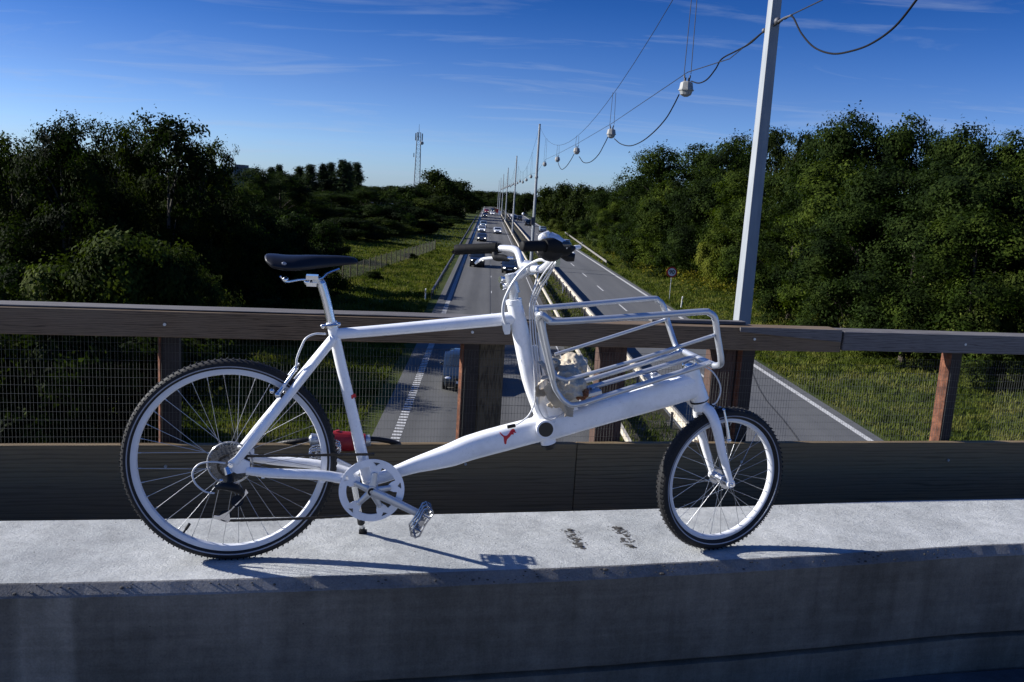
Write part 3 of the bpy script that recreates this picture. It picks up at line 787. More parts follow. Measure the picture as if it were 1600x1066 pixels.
dr = small('derailleur', BLK, BIKE, lambda b: (
    b.tube([bk(338, 762, -.085), bk(350, 760, -.095), bk(368, 763, -.095), bk(378, 769, -.085)], [.008, .0125, .0135, .009], n=14, sub=4),
    b.tube([bk(358, 742, -.075), bk(360, 752, -.085), bk(356, 760, -.09)], [.009, .011, .010], n=12, sub=3),
    b.cyl(bk(371, 783, -.052), bk(371, 783, -.060), .019, n=11), b.cyl(bk(352, 806, -.052), bk(352, 806, -.060), .018, n=11)))
def cage(b):
    for o in (-.064, -.048):
        P = [(384, 764), (382, 774), (372, 787), (357, 799), (343, 806), (334, 806), (333, 810), (346, 814), (356, 817), (360, 812), (358, 800), (366, 790), (378, 780), (388, 770)]
        q = [bk(x, y, o) for x, y in P]; b.prism([(p.x, p.z) for p in q], o - .0012, o + .0012)
    b.tube([bk(354, 730, -.074), bk(358, 741, -.08)], [.010, .013], n=12); b.sphere(bk(346, 751, -.09), .006)
small('derailleur_cage', ALU, dr, cage, False)
def chain(b):
    def run(p, q, sag, n, o):
        for i in range(n):
            t = (i + .5) / n; x = p[0] + (q[0] - p[0]) * t; y = p[1] + (q[1] - p[1]) * t + sag * 4 * t * (1 - t)
            c = bk(x, y, o); d = (bk(q[0], q[1], o) - bk(p[0], p[1], o)).normalized(); a_ = math.atan2(d.z, d.x)
            b.box(c, (.0125, .0062 if i % 2 else .0035, .0075), Matrix.Rotation(-a_, 3, 'Y'))
    run((372, 713), (585, 710), 0, 34, -.046); run((357, 813.5), (582, 804), 1.5, 36, -.052)
    # wrap over the ring and the sprocket
    for c_, r, a0, a1, n in ((Vector((bb.x, -.046, bb.z)), .094, -95, 95, 24), (Vector((hubc.x, -.050, hubc.z)), .032, 90, 265, 8)):
        for i in range(n):
            t = math.radians(a0 + (a1 - a0) * (i + .5) / n)
            b.box(c_ + Vector((r * math.cos(t), 0, r * math.sin(t))), (.0125, .0062 if i % 2 else .0035, .0075), Matrix.Rotation(-(t + math.pi / 2), 3, 'Y'))
small('chain', MAT['chain_steel'], BIKE, chain, False)
# chain guard disc with five openings, built on a polar grid
CRC = Vector((bb.x, -.058, bb.z)); CRO = .1035
def disc_guard(b):
    NT, NR = 360, 16; r0_, r1_ = .050, CRO; keep = {}
    arms = [math.radians(82 + 72 * i) for i in range(5)]
    def solid(r, t):
        d = min(abs((t - a_ + math.pi) % (2 * math.pi) - math.pi) for a_ in arms)
        inner = .0785 - .026 * max(0, 1 - (d * r / .0185) ** 2) ** .6 if d * r < .0185 else .0785
        if r < inner: return False
        if .0825 < r < .0935 and d * r < (r - .0825) * .95 + .0012: return False
        return True
    for i in range(NT):
        t = 2 * math.pi * (i + .5) / NT
        for j in range(NR):
            r = r0_ + (r1_ - r0_) * (j + .5) / NR; keep[i, j] = solid(r, t)
    idx = {}; vs = []; f = []
    def vid(i, j, s_):
        i %= NT
        if (i, j, s_) not in idx:
            t = 2 * math.pi * i / NT; r = r0_ + (r1_ - r0_) * j / NR
            idx[i, j, s_] = len(vs); vs.append(CRC + Vector((r * math.cos(t), s_ * .0016, r * math.sin(t))))
        return idx[i, j, s_]
    for (i, j), k in keep.items():
        if not k: continue
        for s_ in (-1, 1): f.append((vid(i, j, s_), vid(i + 1, j, s_), vid(i + 1, j + 1, s_), vid(i, j + 1, s_)))
        for di, dj, e in ((1, 0, ((1, 0), (1, 1))), (-1, 0, ((0, 0), (0, 1))), (0, 1, ((0, 1), (1, 1))), (0, -1, ((0, 0), (1, 0)))):
            q = ((i + di) % NT, j + dj)
            if not keep.get(q, False): f.append((vid(i + e[0][0], j + e[0][1], -1), vid(i + e[1][0], j + e[1][1], -1), vid(i + e[1][0], j + e[1][1], 1), vid(i + e[0][0], j + e[0][1], 1)))
    b.add(vs, f)
cg = small('chain_guard', WP, BIKE, disc_guard, False)
def chainring(b):
    poly_o = .0925; b.ring(Vector((bb.x, -.047, bb.z)), poly_o, [(-.010, -.001), (0, -.001), (0, .001), (-.010, .001)], 96)
    for i in range(44):
        t = 2 * math.pi * i / 44; b.box(Vector((bb.x + .094 * math.cos(t), -.047, bb.z + .094 * math.sin(t))), (.006, .0018, .005), Matrix.Rotation(-t, 3, 'Y'))
small('chainring', MAT['cassette_steel'], cg, chainring, False)
CRA = math.radians(-31.5)
def crank(b):
    for i in range(5):
        t = math.radians(82 + 72 * i); u = Vector((math.cos(t), 0, math.sin(t)))
        b.tube([CRC + Vector((0, -.006, 0)), CRC + u * .035 + Vector((0, -.005, 0)), CRC + u * .060 + Vector((0, -.0035, 0))], [.013, .010, .0085], n=14, sub=2, squash=(1, .45), side=(0, 1, 0))
        b.cyl(CRC + u * .058 + Vector((0, -.002, 0)), CRC + u * .058 + Vector((0, -.010, 0)), .0042, n=10)
    b.cyl(CRC + Vector((0, .03, 0)), CRC + Vector((0, -.016, 0)), .020, .017, n=28)
    e1 = bk(655, 803, -.085)
    b.tube([CRC + Vector((0, -.012, 0)), CRC * .6 + e1 * .4 + Vector((0, -.002, 0)), e1], [.0155, .0135, .0125], n=18, sub=4, squash=(1, .6), sup=2.6, side=(0, 1, 0))
    b.sphere(e1, (.014, .009, .014))
    e2 = CRC - (e1 - CRC); e2.y = .085
    b.tube([Vector((bb.x, .045, bb.z)), Vector((bb.x, .055, bb.z)) * .6 + e2 * .4, e2], [.0155, .0135, .012], n=16, sub=4, squash=(1, .6), side=(0, 1, 0))
    b.cyl(Vector((bb.x, .03, bb.z)), Vector((bb.x, .062, bb.z)), .018, n=20)
crk = small('crank', MAT['rack_silver'], BIKE, crank)
small('crank_bolt', BLK, crk, lambda b: b.ring(CRC + Vector((0, -.017, 0)), .010, [(-.003, -.002), (.003, -.002), (.003, .002), (-.003, .002)], 24))
E1 = bk(655, 803, -.085); E2 = CRC - (E1 - CRC); E2.y = .085
def pedal(c, sy, ang):
    """cage pedal: two toothed side plates and cross bars round a spindle"""
    b = MB(); u = Vector((math.cos(ang), 0, math.sin(ang))); v = Vector((-math.sin(ang), 0, math.cos(ang))); w_ = Vector((0, sy, 0))
    L, H = .050, .016
    for o in (.014, .040, .072):
        q = c + w_ * o
        out_ = [(-L, -H * .5), (-L * .8, -H), (-L * .2, -H * .8), (L * .2, -H * .8), (L * .8, -H), (L, -H * .5), (L, H * .5), (L * .8, H), (L * .2, H * .8), (-L * .2, H * .8), (-L * .8, H), (-L, H * .5)]
        pts = [q + u * x + v * y for x, y in out_]; b.tube(pts, .0032, n=6, closed=True)
        for x in (-.5, .5): b.tube([q + u * L * x - v * H, q + u * L * x + v * H], .0025, n=6)
    for x, y in ((-L, .4), (-L, -.4), (L, .4), (L, -.4)): b.tube([c + w_ * .012 + u * x + v * y * H, c + w_ * .074 + u * x + v * y * H], .0035, n=8)
    for x in (-.55, .55): b.box(c + w_ * .043 + u * L * x, (.008, .060, .014), Matrix.Rotation(-ang, 3, 'Y'))
    b.cyl(c, c + w_ * .074, .009, n=14)
    b.build('pedal', MAT['pedal_metal'], BIKE, True)
pedal(E1 + Vector((.002, 0, -.003)), -1, math.radians(61)); pedal(E2 + Vector((0, .02, 0)), 1, math.radians(15))
# kickstand reaching back behind the wheel line
kf = at_z(567, 833, LEDGE_Z) - _A; KF = Vector((float(kf @ BD), float(kf @ BN), .004))
K1 = Vector((bb.x - .055, .045, bb.z - .01))
ks = small('kickstand', ALU, BIKE, lambda b: (b.tube([K1, KF * .5 + K1 * .5, KF * .80 + K1 * .20, KF * .93 + K1 * .07], [.011, .0095, .0085, .008], n=14, sub=3), b.box(K1 + Vector((0, -.01, .006)), (.03, .04, .02))))
small('rubber_foot', BLK, ks, lambda b: (b.tube([KF, KF * .9 + K1 * .1], [.011, .009], n=14), b.tube([KF * .80 + K1 * .20, KF * .72 + K1 * .28], [.013, .012], n=14), b.box(KF + Vector((0, 0, .001)), (.028, .02, .010))))

# fork, steered to the left ---------------------------------------
cS, sS = math.cos(ST), math.sin(ST)
def steer_pt(dx_, dy_, z): return Vector((FC.x + dx_ * cS - dy_ * sS, dx_ * sS + dy_ * cS, z))
def fork(b):
    top = bk(1093, 628); b.cyl(bk(1092.5, 626.5), bk(1095, 640), .028, .025, n=28)
    for sy in (-1, 1):
        ax = steer_pt(0, sy * .052, FR)
        cr_ = bk(1096, 636); 
        p1 = cr_ + Vector((.010 - sy * .030 * sS * 1.0, sy * .030 * cS, -.006)); p2 = cr_ + Vector((.026 - sy * .052 * sS, sy * .052 * cS, -.052))
        p3 = p2 * .55 + ax * .45 + Vector((-.002, 0, 0)); p4 = p2 * .2 + ax * .8
        b.tube([cr_ + Vector((0, 0, .004)), p1, p2, p3, p4, ax + Vector((0, 0, .004))], [.018, .0195, .0175, .0150, .0118, .0105], n=18, sub=4)
        b.cyl(ax + Vector((-sy * sS, sy * cS, 0)) * -.004, ax + Vector((-sy * sS, sy * cS, 0)) * .006, .015, n=18)
fk = small('fork', WP, BIKE, fork)
small('headset_ring', BLK, fk, lambda b: b.cyl(bk(1092.2, 625), bk(1092.7, 627.2), .0312, n=28))
for sy in (-1, 1):
    ax = steer_pt(0, sy * .052, FR); d_ = Vector((-sy * sS, sy * cS, 0))
    small('axle_nut', CHR, fk, lambda b: (b.cyl(ax + d_ * .006, ax + d_ * .014, .0095, n=6), b.cyl(ax + d_ * .01, ax + d_ * .020, .005, n=10)), False)
# brakes
def fbrake(b):
    for sy in (-1, 1):
        n_ = Vector((-sy * sS, sy * cS, 0)); base = bk(1116, 690) + n_ * .032; base = Vector((bk(1122, 684).x, 0, bk(1122, 684).z)) + n_ * .034
        tp = Vector((bk(1127, 638).x, 0, bk(1127, 638).z)) + n_ * .026 + Vector((-.008, 0, 0)); base = base + Vector((.018, 0, 0))
        b.tube([base, base * .5 + tp * .5 + Vector((.002, 0, 0)), tp], [.007, .0055, .0045], n=10, sub=3)
        b.sphere(base, .009); b.sphere(tp, .006)
    b.tube([bk(1116, 636, -.035), bk(1128, 637, 0), bk(1120, 638, .03)], .002, n=6, sub=3)
fbk = small('brake', ALU, BIKE, fbrake)
for sy in (-1, 1):
    n_ = Vector((-sy * sS, sy * cS, 0)); c = Vector((bk(1127, 672).x, 0, bk(1127, 672).z)) + n_ * .021
    small('brake_pad', BLK, fbk, lambda b: (b.box(c, (.018, .009, .034), Matrix.Rotation(ST, 3, 'Z')), b.box(c + Vector((.003, 0, .018)) + n_ * .008, (.012, .012, .012))))
small('brake_noodle', BLK, fbk, lambda b: b.tube([bk(1109, 632, -.03), bk(1118, 636, -.03), bk(1122, 637, -.02)], [.0035, .0045, .003], n=8, sub=3))
def rbrake(b):
    for sy in (-1, 1):
        p0 = bk(434, 617, -.05); p1 = bk(462, 578, -.04); p0.y = sy * .052; p1.y = sy * .030
        b.tube([p0, p0 * .5 + p1 * .5, p1], [.008, .0062, .0045], n=10, sub=3); b.sphere(p1, .006); b.sphere(p0, .010)
    b.sphere(bk(425, 611, -.05), .008); b.tube([bk(461, 576, -.034), bk(466, 568, -.02), bk(465, 575, .0), bk(462, 580, .03)], .003, n=8, sub=3)
rbk = small('brake', ALU, BIKE, rbrake)
for sy in (-1, 1):
    small('brake_pad', BLK, rbk, lambda b: b.box(Vector((bk(437, 611).x, sy * .021, bk(437, 611).z)), (.036, .010, .014), Matrix.Rotation(math.radians(45), 3, 'Y')))
small('brake_bushing', BLK, rbk, lambda b: b.tube([bk(452, 592, -.03), bk(457, 585, -.03)], .006, n=10))

# stem and handlebar ------------------------------------------------
def stem(b):
    b.cyl(bk(803, 468), bk(802, 446), .0150, .0145, n=20)
    b.tube([bk(804, 458), bk(800, 443), bk(797, 428)], [.018, .0195, .017], n=20, sub=3)
    b.tube([bk(797, 440), bk(808, 432), bk(826, 421)], [.017, .0155, .017], n=18, sub=3)
    hb_ = bk(828, 418); ax_ = Vector((-sS, cS, 0)); b.cyl(hb_ - ax_ * .024, hb_ + ax_ * .024, .021, n=20)
stm = small('stem', MAT['rack_silver'], BIKE, stem)
small('stem_bolt', CHR, stm, lambda b: (b.cyl(bk(788, 436, -.016), bk(781.5, 437, -.020), .008, n=14), b.cyl(bk(790, 447, -.016), bk(784, 447.5, -.020), .008, n=14), b.cyl(bk(783.5, 437, -.02), bk(781, 437, -.022), .0105, n=14), b.cyl(bk(786, 447.5, -.02), bk(783.5, 448, -.022), .0105, n=14)), False)
hbar = small('handlebar', MAT['bar_silver'], BIKE, lambda b: (
    b.tube([bk(826, 419, .0), bk(816, 416, .045), bk(812, 402, .075), bk(806, 391, .12), bk(790, 388.5, .17), bk(776, 388.5, .20)], .0123, n=18, sub=6),
    b.tube([bk(828, 419, .0), bk(838, 421, -.05), bk(850, 418.5, -.085), bk(862, 408, -.13), bk(872, 398, -.18), bk(884, 389, -.22), bk(880, 383, -.245)], [.0125, .0125, .0128, .0128, .0128, .0125, .0120], n=18, sub=6)))
small('grip', RUB, hbar, lambda b: (b.tube([bk(779, 388, .20), bk(776, 388, .20), bk(740, 389, .235), bk(714, 390.5, .262), bk(712, 391, .264)], [.016, .0185, .0178, .0182, .015], n=20, sub=4), b.tube([bk(776, 388, .20), bk(770, 388, .206)], .0205, n=20)))
small('grip', RUB, hbar, lambda b: (b.tube([bk(886, 391, -.215), bk(882, 387, -.235), bk(862, 383.5, -.262), bk(850, 384, -.275)], [.015, .021, .0225, .020], n=20, sub=4),
    b.tube([bk(852, 384, -.27), bk(838, 384.5, -.285), bk(820, 385, -.30), bk(816.5, 385, -.304), bk(815, 385, -.305)], [.0165, .0158, .0160, .0145, .008], n=20, sub=4)))
shf = small('gear_shifter', MAT['black_plastic'], hbar, lambda b: (b.sphere(bk(861, 388, -.235), (.042, .03, .040)), b.tube([bk(870, 391, -.22), bk(885, 391, -.215), bk(898, 387, -.21)], [.020, .018, .006], n=14, sub=3),
    b.tube([bk(876, 395, -.19), bk(888, 401, -.195), bk(898, 403, -.20)], [.013, .016, .011], n=14, sub=3)))
small('shifter_cover', MAT['bar_silver'], shf, lambda b: (b.sphere(bk(854, 373, -.245), (.026, .016, .020)), b.tube([bk(858, 370, -.245), bk(868, 376, -.25), bk(886, 386, -.25)], [.016, .019, .012], n=16, sub=4), b.cyl(bk(855, 372, -.25), bk(852.5, 362.5, -.25), .0115, .0105, n=16)))
small('shifter_window', MAT['car_glass'], shf, lambda b: b.sphere(bk(884, 382, -.262), (.018, .008, .010)))
small('cable_stop', CHR, shf, lambda b: b.box(bk(871, 410, -.19), (.014, .012, .026)))
small('brake_lever', MAT['white_plastic'], hbar, lambda b: (b.tube([bk(786, 401, .17), bk(770, 403, .19), bk(756, 404, .21), bk(748, 407, .225), bk(743, 411.5, .235)], [.0055, .0055, .0075, .008, .006], n=12, sub=4, squash=(1, .7)),))
small('lever_mount', BLK, hbar, lambda b: (b.tube([bk(773, 394, .19), bk(775, 402, .185), bk(786, 403, .17), bk(795, 405, .155)], [.010, .013, .012, .009], n=12, sub=4),))
small('barrel_adjuster', CHR, hbar, lambda b: (b.tube([bk(793, 403, .155), bk(803, 403.5, .145)], .0055, n=12), b.tube([bk(796, 403, .152), bk(798, 403, .150)], .007, n=12)))
small('brake_lever', MAT['white_plastic'], hbar, lambda b: (b.tube([bk(877, 398, -.19), bk(890, 391, -.17), bk(898, 387.5, -.15), bk(906, 386, -.14)], [.005, .006, .008, .0065], n=12, sub=4), b.tube([bk(884, 400, -.2), bk(896, 398, -.19)], [.006, .0085], n=12)))

# cables --------------------------------------------------------------
cb_n = 0
def cable(name, pts, r, mat=MAT['housing_grey'], label=None):
    b = MB(); b.tube(pts, r, n=8, sub=7); o = b.build(name, mat, BIKE, True)
    if label: o['label'] = label
    return o
cable('cable_housing', [bk(806, 403.5, .145), bk(822, 409, .10), bk(840, 421, .04), bk(836, 445, .0), bk(829, 470, -.035)], .0026)
cable('cable_housing', [bk(790, 506, -.03), bk(786, 490, -.036), bk(788, 470, -.045), bk(799, 446, -.055), bk(815, 424, -.06), bk(832, 411, -.07), bk(846, 406, -.10), bk(858, 411, -.12)], .0048, label='thick white housing arching from the handlebar to the head tube')
for k, (dx_, dy_) in enumerate(((0, 0), (4, 3), (8, 4))):
    cable('cable_housing', [bk(866 + dx_ * .3, 407 + dy_, -.17), bk(848 + dx_, 430 + dy_, -.12), bk(835 + dx_, 455, -.06), bk(828 + dx_ * .9, 478, -.036), bk(829 + dx_, 520, -.034), bk(833 + dx_, 560, -.034), bk(836 + dx_, 600, -.034), bk(838 + dx_ * .5, 632, -.033)], .0026)
cable('cable_housing', [bk(836, 612, -.034), bk(835, 630, -.036), bk(827, 648, -.042), bk(816, 658, -.040), bk(806, 664, -.034)], .0026, label='thin white cable running down to the black port of the down tube')
cable('cable_housing', [bk(840, 612, -.034), bk(841, 635, -.040), bk(849, 652, -.046), bk(861, 656, -.046), bk(874, 650, -.042), bk(884, 642, -.038)], .0022)
cable('cable_housing', [bk(509, 522, -.018), bk(492, 522, -.03), bk(478, 529, -.034), bk(470, 544, -.034), bk(464, 560, -.034), bk(463, 572, -.034)], .0032, label='white cable loop between seat tube and rear brake')
cable('cable_housing', [bk(352, 724, -.075), bk(332, 722, -.088), bk(312, 725, -.095), bk(301, 738, -.097), bk(305, 755, -.097), bk(320, 768, -.095), bk(335, 771, -.09)], .0028, label='white cable loop at the rear derailleur')
cable('cable_housing', [bk(1080, 576, .0), bk(1095, 572, -.02), bk(1112, 580, -.035), bk(1123, 596, -.04), bk(1126, 612, -.04), bk(1120, 628, -.035), bk(1112, 633, -.03)], .0026, label='thin cable looping from the head tube to the front brake')
small('cable_port', BLK, frame, lambda b: b.box(bk(799, 666, -.0285), (.028, .008, .011), Matrix.Rotation(math.radians(-13), 3, 'Y')), False, bevel=.002)
small('frame_bumper', MAT['white_plastic'], frame, lambda b: (b.tube([bk(791, 506, -.015), bk(792, 515, -.015), bk(792.5, 522, -.015)], [.0135, .0130, .009], n=16, sub=3)))
small('cable_sleeve', MAT['white_plastic'], BIKE, lambda b: (b.tube([bk(843, 520, -.02), bk(846, 552, -.02), bk(851, 590, -.02), bk(856, 625, -.02)], .0075, n=12, sub=3), b.tube([bk(835, 540, .01), bk(840, 580, .01), bk(848, 622, .01)], .009, n=12, sub=3)))

# leaping cat emblem on the beam, small one on the seat tube ------------
def decal(poly, scale_fn, surf, name):
    bm = bmesh.new(); vs = [bm.verts.new((x, 0, z)) for x, z in poly]; fce = bm.faces.new(vs)
    bmesh.ops.triangulate(bm, faces=[fce]); bmesh.ops.subdivide_edges(bm, edges=bm.edges, cuts=3, use_grid_fill=True)
    for v in bm.verts: v.co.y = surf(v.co.x, v.co.z)
    me = bpy.data.meshes.new(name); bm.normal_update(); bm.to_mesh(me); bm.free(); me.materials.append(MAT['red_paint'])
    o = bpy.data.objects.new(name, me); COL.objects.link(o); o.parent = frame
    so = o.modifiers.new('thickness', 'SOLIDIFY'); so.thickness = .0006
    return o
cat_ = [(1146, 291), (1152, 291), (1159, 298), (1168, 306), (1178, 309), (1189, 307), (1199, 297), (1207, 286), (1214, 277), (1222, 271), (1229, 270), (1233, 274), (1238, 276), (1237, 283), (1244, 286), (1243, 291), (1235, 291),
        (1228, 288), (1222, 293), (1229, 297), (1228, 302), (1219, 300), (1213, 303), (1206, 313), (1197, 322), (1189, 330), (1186, 342), (1185, 354), (1180, 359), (1174, 356), (1177, 347), (1177, 334), (1175, 324), (1167, 315), (1157, 307), (1150, 298)]
cat_px = [(480 + x / 3.81, 600 + y / 3.81) for x, y in cat_]
bcen = [bk(x, y) for x, y, r in beam_pts]
def beam_surf(x, z):
    for i in range(len(bcen) - 1):
        p, q = bcen[i], bcen[i + 1]
        if p.x <= x <= q.x:
            t = (x - p.x) / (q.x - p.x); r = beam_pts[i][2] * (1 - t) + beam_pts[i + 1][2] * t
            d = Vector((q.x - p.x, 0, q.z - p.z)).normalized(); e_ = abs((x - p.x) * -d.z + (z - p.z) * d.x) / r
            return -(.74 * r * max(0., 1 - min(e_, .98) ** 2.5) ** (1 / 2.5)) - .0008
    return -.033
decal([(bk(x, y, -.031).x, bk(x, y, -.031).z) for x, y in cat_px], None, beam_surf, 'cat_emblem')
hd = [(548.5, 618), (551, 617.5), (553, 616), (555.5, 617), (556.5, 619.5), (554.5, 620.5), (556, 622.5), (553.5, 622), (551, 621), (551, 624), (549.3, 623.5), (549.8, 621)]
st_a, st_b = bk(535, 580), bk(556, 668)
def seat_surf(x, z):
    t = (z - st_a.z) / (st_b.z - st_a.z); cx = st_a.x + (st_b.x - st_a.x) * t; e_ = min(abs(x - cx), .0165); return -math.sqrt(.0181 ** 2 - e_ ** 2) - .0008
decal([(bk(x, y, -.018).x, bk(x, y, -.018).z) for x, y in hd], None, seat_surf, 'cat_emblem')

# front rack ------------------------------------------------------------
NR, FRr = -.215, .235
def rackA(b):
    r = .0105
    b.tube([bk(846, 506, NR + .05), bk(842, 497, NR + .02), bk(846, 492, NR), bk(858, 500, NR), bk(872, 502.5, NR), bk(1000, 494.5, NR), bk(1094, 487.5, NR), bk(1108, 489, NR), bk(1117, 498, NR), bk(1121, 525, NR + .005), bk(1126.5, 560, NR + .01), bk(1125, 570, NR + .025), bk(1116, 571.5, NR + .06)], r, n=16, sub=6)
    b.tube([bk(834, 482, FRr), bk(850, 481, FRr), bk(930, 474.5, FRr), bk(1015, 467, FRr), bk(1029, 470, FRr), bk(1037, 480, FRr), bk(1044, 505, FRr), bk(1056, 541, FRr - .03), bk(1061, 547, FRr - .07), bk(1068, 549.5, .14)], r, n=16, sub=6)
    # near lower rail rises as the rear upright
    b.tube([bk(841, 499, -.19), bk(850, 540, -.17), bk(864, 596, -.15), bk(871, 613, -.145), bk(884, 628, -.145), bk(902, 632, -.145), bk(960, 614.5, -.145), bk(1110, 567, -.145)], .0088, n=14, sub=6)
    b.tube([bk(848, 500, .19), bk(853, 540, .17), bk(862, 585, .15), bk(880, 606, .145), bk(916, 595, .145), bk(1066, 549.5, .145)], .0088, n=14, sub=6)
    for o, (x0, y0), (x1, y1) in ((0.0, (884, 617), (1088, 557)),):
        b.tube([bk(x0, y0, o), bk(x1, y1, o)], .0088, n=14)
    b.tube([bk(884, 617, 0), bk(868, 612, 0), bk(858, 590, 0), bk(843, 520, 0)], .008, n=12, sub=5)
    b.tube([bk(1116, 571.5, -.155), bk(1090, 560, 0), bk(1068, 549.5, .145)], .0115, n=14, sub=3)
    # side mid rails
    b.tube([bk(866, 580, -.155), bk(870, 588, -.165), bk(882, 592.5, -.17), bk(895, 591, -.175), bk(1000, 561, -.20), bk(1116, 524, NR)], .0062, n=12, sub=5)
    b.tube([bk(867, 554, .20), bk(950, 528, .21), bk(1040, 499.5, .23)], .0062, n=12, sub=3)
    b.tube([bk(845, 497, -.19), bk(838, 489, .0), bk(838, 484, FRr)], .0088, n=14, sub=4)
    # rear second upright
    b.tube([bk(846, 498, -.205), bk(856, 545, -.19), bk(866, 592, -.165)], .0075, n=12, sub=3)
rk = small('front_rack', SIL, BIKE, rackA)
for x, y, o in ((1020, 590, -.02), (925, 612, -.02)):
    p = bk(x, y, o)
    small('rack_mount', MAT['rack_silver'], rk, lambda b: (b.box(p, (.050, .07, .014), Matrix.Rotation(math.radians(-15), 3, 'Y')), b.cyl(p + Vector((0, 0, .004)), p + Vector((0, 0, .016)), .009, n=14)), False, bevel=.002)
small('head_tube_cap', CHR, frame, lambda b: (b.sphere(bk(1077, 571, 0), (.026, .026, .014)), b.cyl(bk(1078, 573, 0), bk(1077, 568, 0), .027, .024, n=24)))

# ------------------------------------------------------------------ canvas strap bundle in the rack (its own thing)
def crumple(name, c, r, mat, seed, parent, amp=.30, fold=3.2):
    bm = bmesh.new(); bmesh.ops.create_icosphere(bm, subdivisions=5, radius=1)
    for v in bm.verts:
        d = v.co.normalized(); q = d * fold * .5 + Vector((seed, seed * 1.7, seed * .3))
        n1 = abs(mnoise.noise(q)); n2 = abs(mnoise.noise(q * 2.3)); n3 = mnoise.noise(q * 5)
        k = 1 + amp * (1 - 3.2 * n1) * .6 + amp * .5 * (.5 - 2.5 * n2) + amp * .12 * n3
        v.co = Vector((d.x * r[0], d.y * r[1], d.z * r[2])) * k
    me = bpy.data.meshes.new(name); bm.to_mesh(me); bm.free(); me.materials.append(mat)
    me.polygons.foreach_set('use_smooth', [True] * len(me.polygons))
    o = bpy.data.objects.new(name, me); COL.objects.link(o); o.parent = parent; o.location = c
    return o
def ribbon(name, pts, w, mat, parent, axis=(0, 1, 0), twist=0.0, th=.002):
    pts = [Vector(p) for p in pts]; P, _ = resample(pts, [1] * len(pts), 8); vs = []; N = len(P)
    for i, p in enumerate(P):
        t = (P[min(i + 1, N - 1)] - P[max(i - 1, 0)]).normalized(); a_ = Vector(axis); s_ = (a_ - t * a_.dot(t)).normalized()
        s_ = Matrix.Rotation(twist * i / N, 3, t) @ s_; u = t.cross(s_)
        k = w * (.5 + .06 * math.sin(i * .9))
        for q in (-1, -.4, .2, .7, 1): vs.append(p + s_ * k * q + u * (.25 * w * (abs(math.sin(i * .35 + q * 2)) - .5)))
    f = [(i * 5 + k, i * 5 + k + 1, (i + 1) * 5 + k + 1, (i + 1) * 5 + k) for i in range(N - 1) for k in range(4)]
    o = mesh_obj(name, vs, f, mat, parent, True); so = o.modifiers.new('thick', 'SOLIDIFY'); so.thickness = th; so.offset = 0
    return o
bc = bk(884, 590, -.03)
wb = BIKE.matrix_basis.copy(); wb = Matrix.Translation(Vector(_A)) @ Matrix.Rotation(BANG, 4, 'Z')
BUN = empty('canvas_bundle', wb @ bk(880, 615, -.02), BANG)
tag(BUN, 'crumpled cream canvas straps bundled in the rear corner of the silver bicycle rack', 'canvas straps')
BO = bk(880, 615, -.02)
crumple('roll', bk(884, 589, .0) - BO, (.048, .085, .042), MAT['canvas'], 3.1, BUN, .24, 2.6)
crumple('roll', bk(888, 603, -.075) - BO, (.050, .055, .044), MAT['canvas'], 8.4, BUN, .28, 2.8)
crumple('fold', bk(896, 570, .10) - BO, (.046, .06, .036), MAT['canvas'], 5.2, BUN, .25, 2.4)
crumple('lining', bk(908, 612, -.055) - BO, (.020, .045, .026), MAT['canvas_brown'], 1.2, BUN, .3, 3.0)
ribbon('strap', [p - BO for p in (bk(858, 588, -.10), bk(846, 595, -.12), bk(839, 604, -.11), bk(841, 614, -.09), bk(852, 612, -.085), bk(862, 606, -.09))], .024, MAT['canvas'], BUN, (0, 1, .3), 1.4)
ribbon('strap', [p - BO for p in (bk(856, 600, -.11), bk(862, 615, -.10), bk(872, 630, -.085), bk(884, 642, -.06), bk(898, 640, -.02))], .040, MAT['canvas'], BUN, (.6, .3, -.5), .5)
ribbon('strap', [p - BO for p in (bk(843, 565, -.06), bk(850, 572, -.08), bk(856, 582, -.09), bk(866, 600, -.09), bk(868, 612, -.085))], .018, MAT['canvas'], BUN, (.7, .5, .2), .8)
ribbon('strap', [p - BO for p in (bk(862, 600, -.09), bk(857, 612, -.07), bk(864, 626, -.06), bk(858, 636, -.05))], .020, MAT['canvas'], BUN, (.5, .8, 0), 1.2)
ribbon('strap', [p - BO for p in (bk(852, 566, .0), bk(860, 560, .0), bk(872, 566, -.01), bk(862, 576, -.03))], .022, MAT['canvas'], BUN, (.3, 1, 0), .8)

# red cable connector lying on the kick board of the railing, seen behind the seat tube
CO = .835
LO = bk(533, 690, CO)
LOCK = empty('cable_connector', wb @ LO, BANG)
tag(LOCK, 'red barrel connector joining two black cables, lying on the kick board behind the seat tube', 'cable connector')
LZ = lambda x, y, o=CO: bk(x, y, o) - LO
small('barrel', MAT['lock_red'], LOCK, lambda b: (b.tube([LZ(500, 688), LZ(520, 688), LZ(545, 690), LZ(571, 690)], [.032, .040, .042, .032], n=24, sub=4), b.tube([LZ(527, 672.5), LZ(529, 690), LZ(529, 700)], .010, n=10)))
small('cable_gland', MAT['rack_silver'], LOCK, lambda b: (b.cyl(LZ(485, 687), LZ(499, 688), .026, n=24), b.cyl(LZ(483, 687), LZ(486, 687), .017, n=18)), bevel=.002)
small('cable_gland', MAT['rack_silver'], LOCK, lambda b: b.cyl(LZ(571, 689), LZ(579, 688), .024, n=24), bevel=.002)
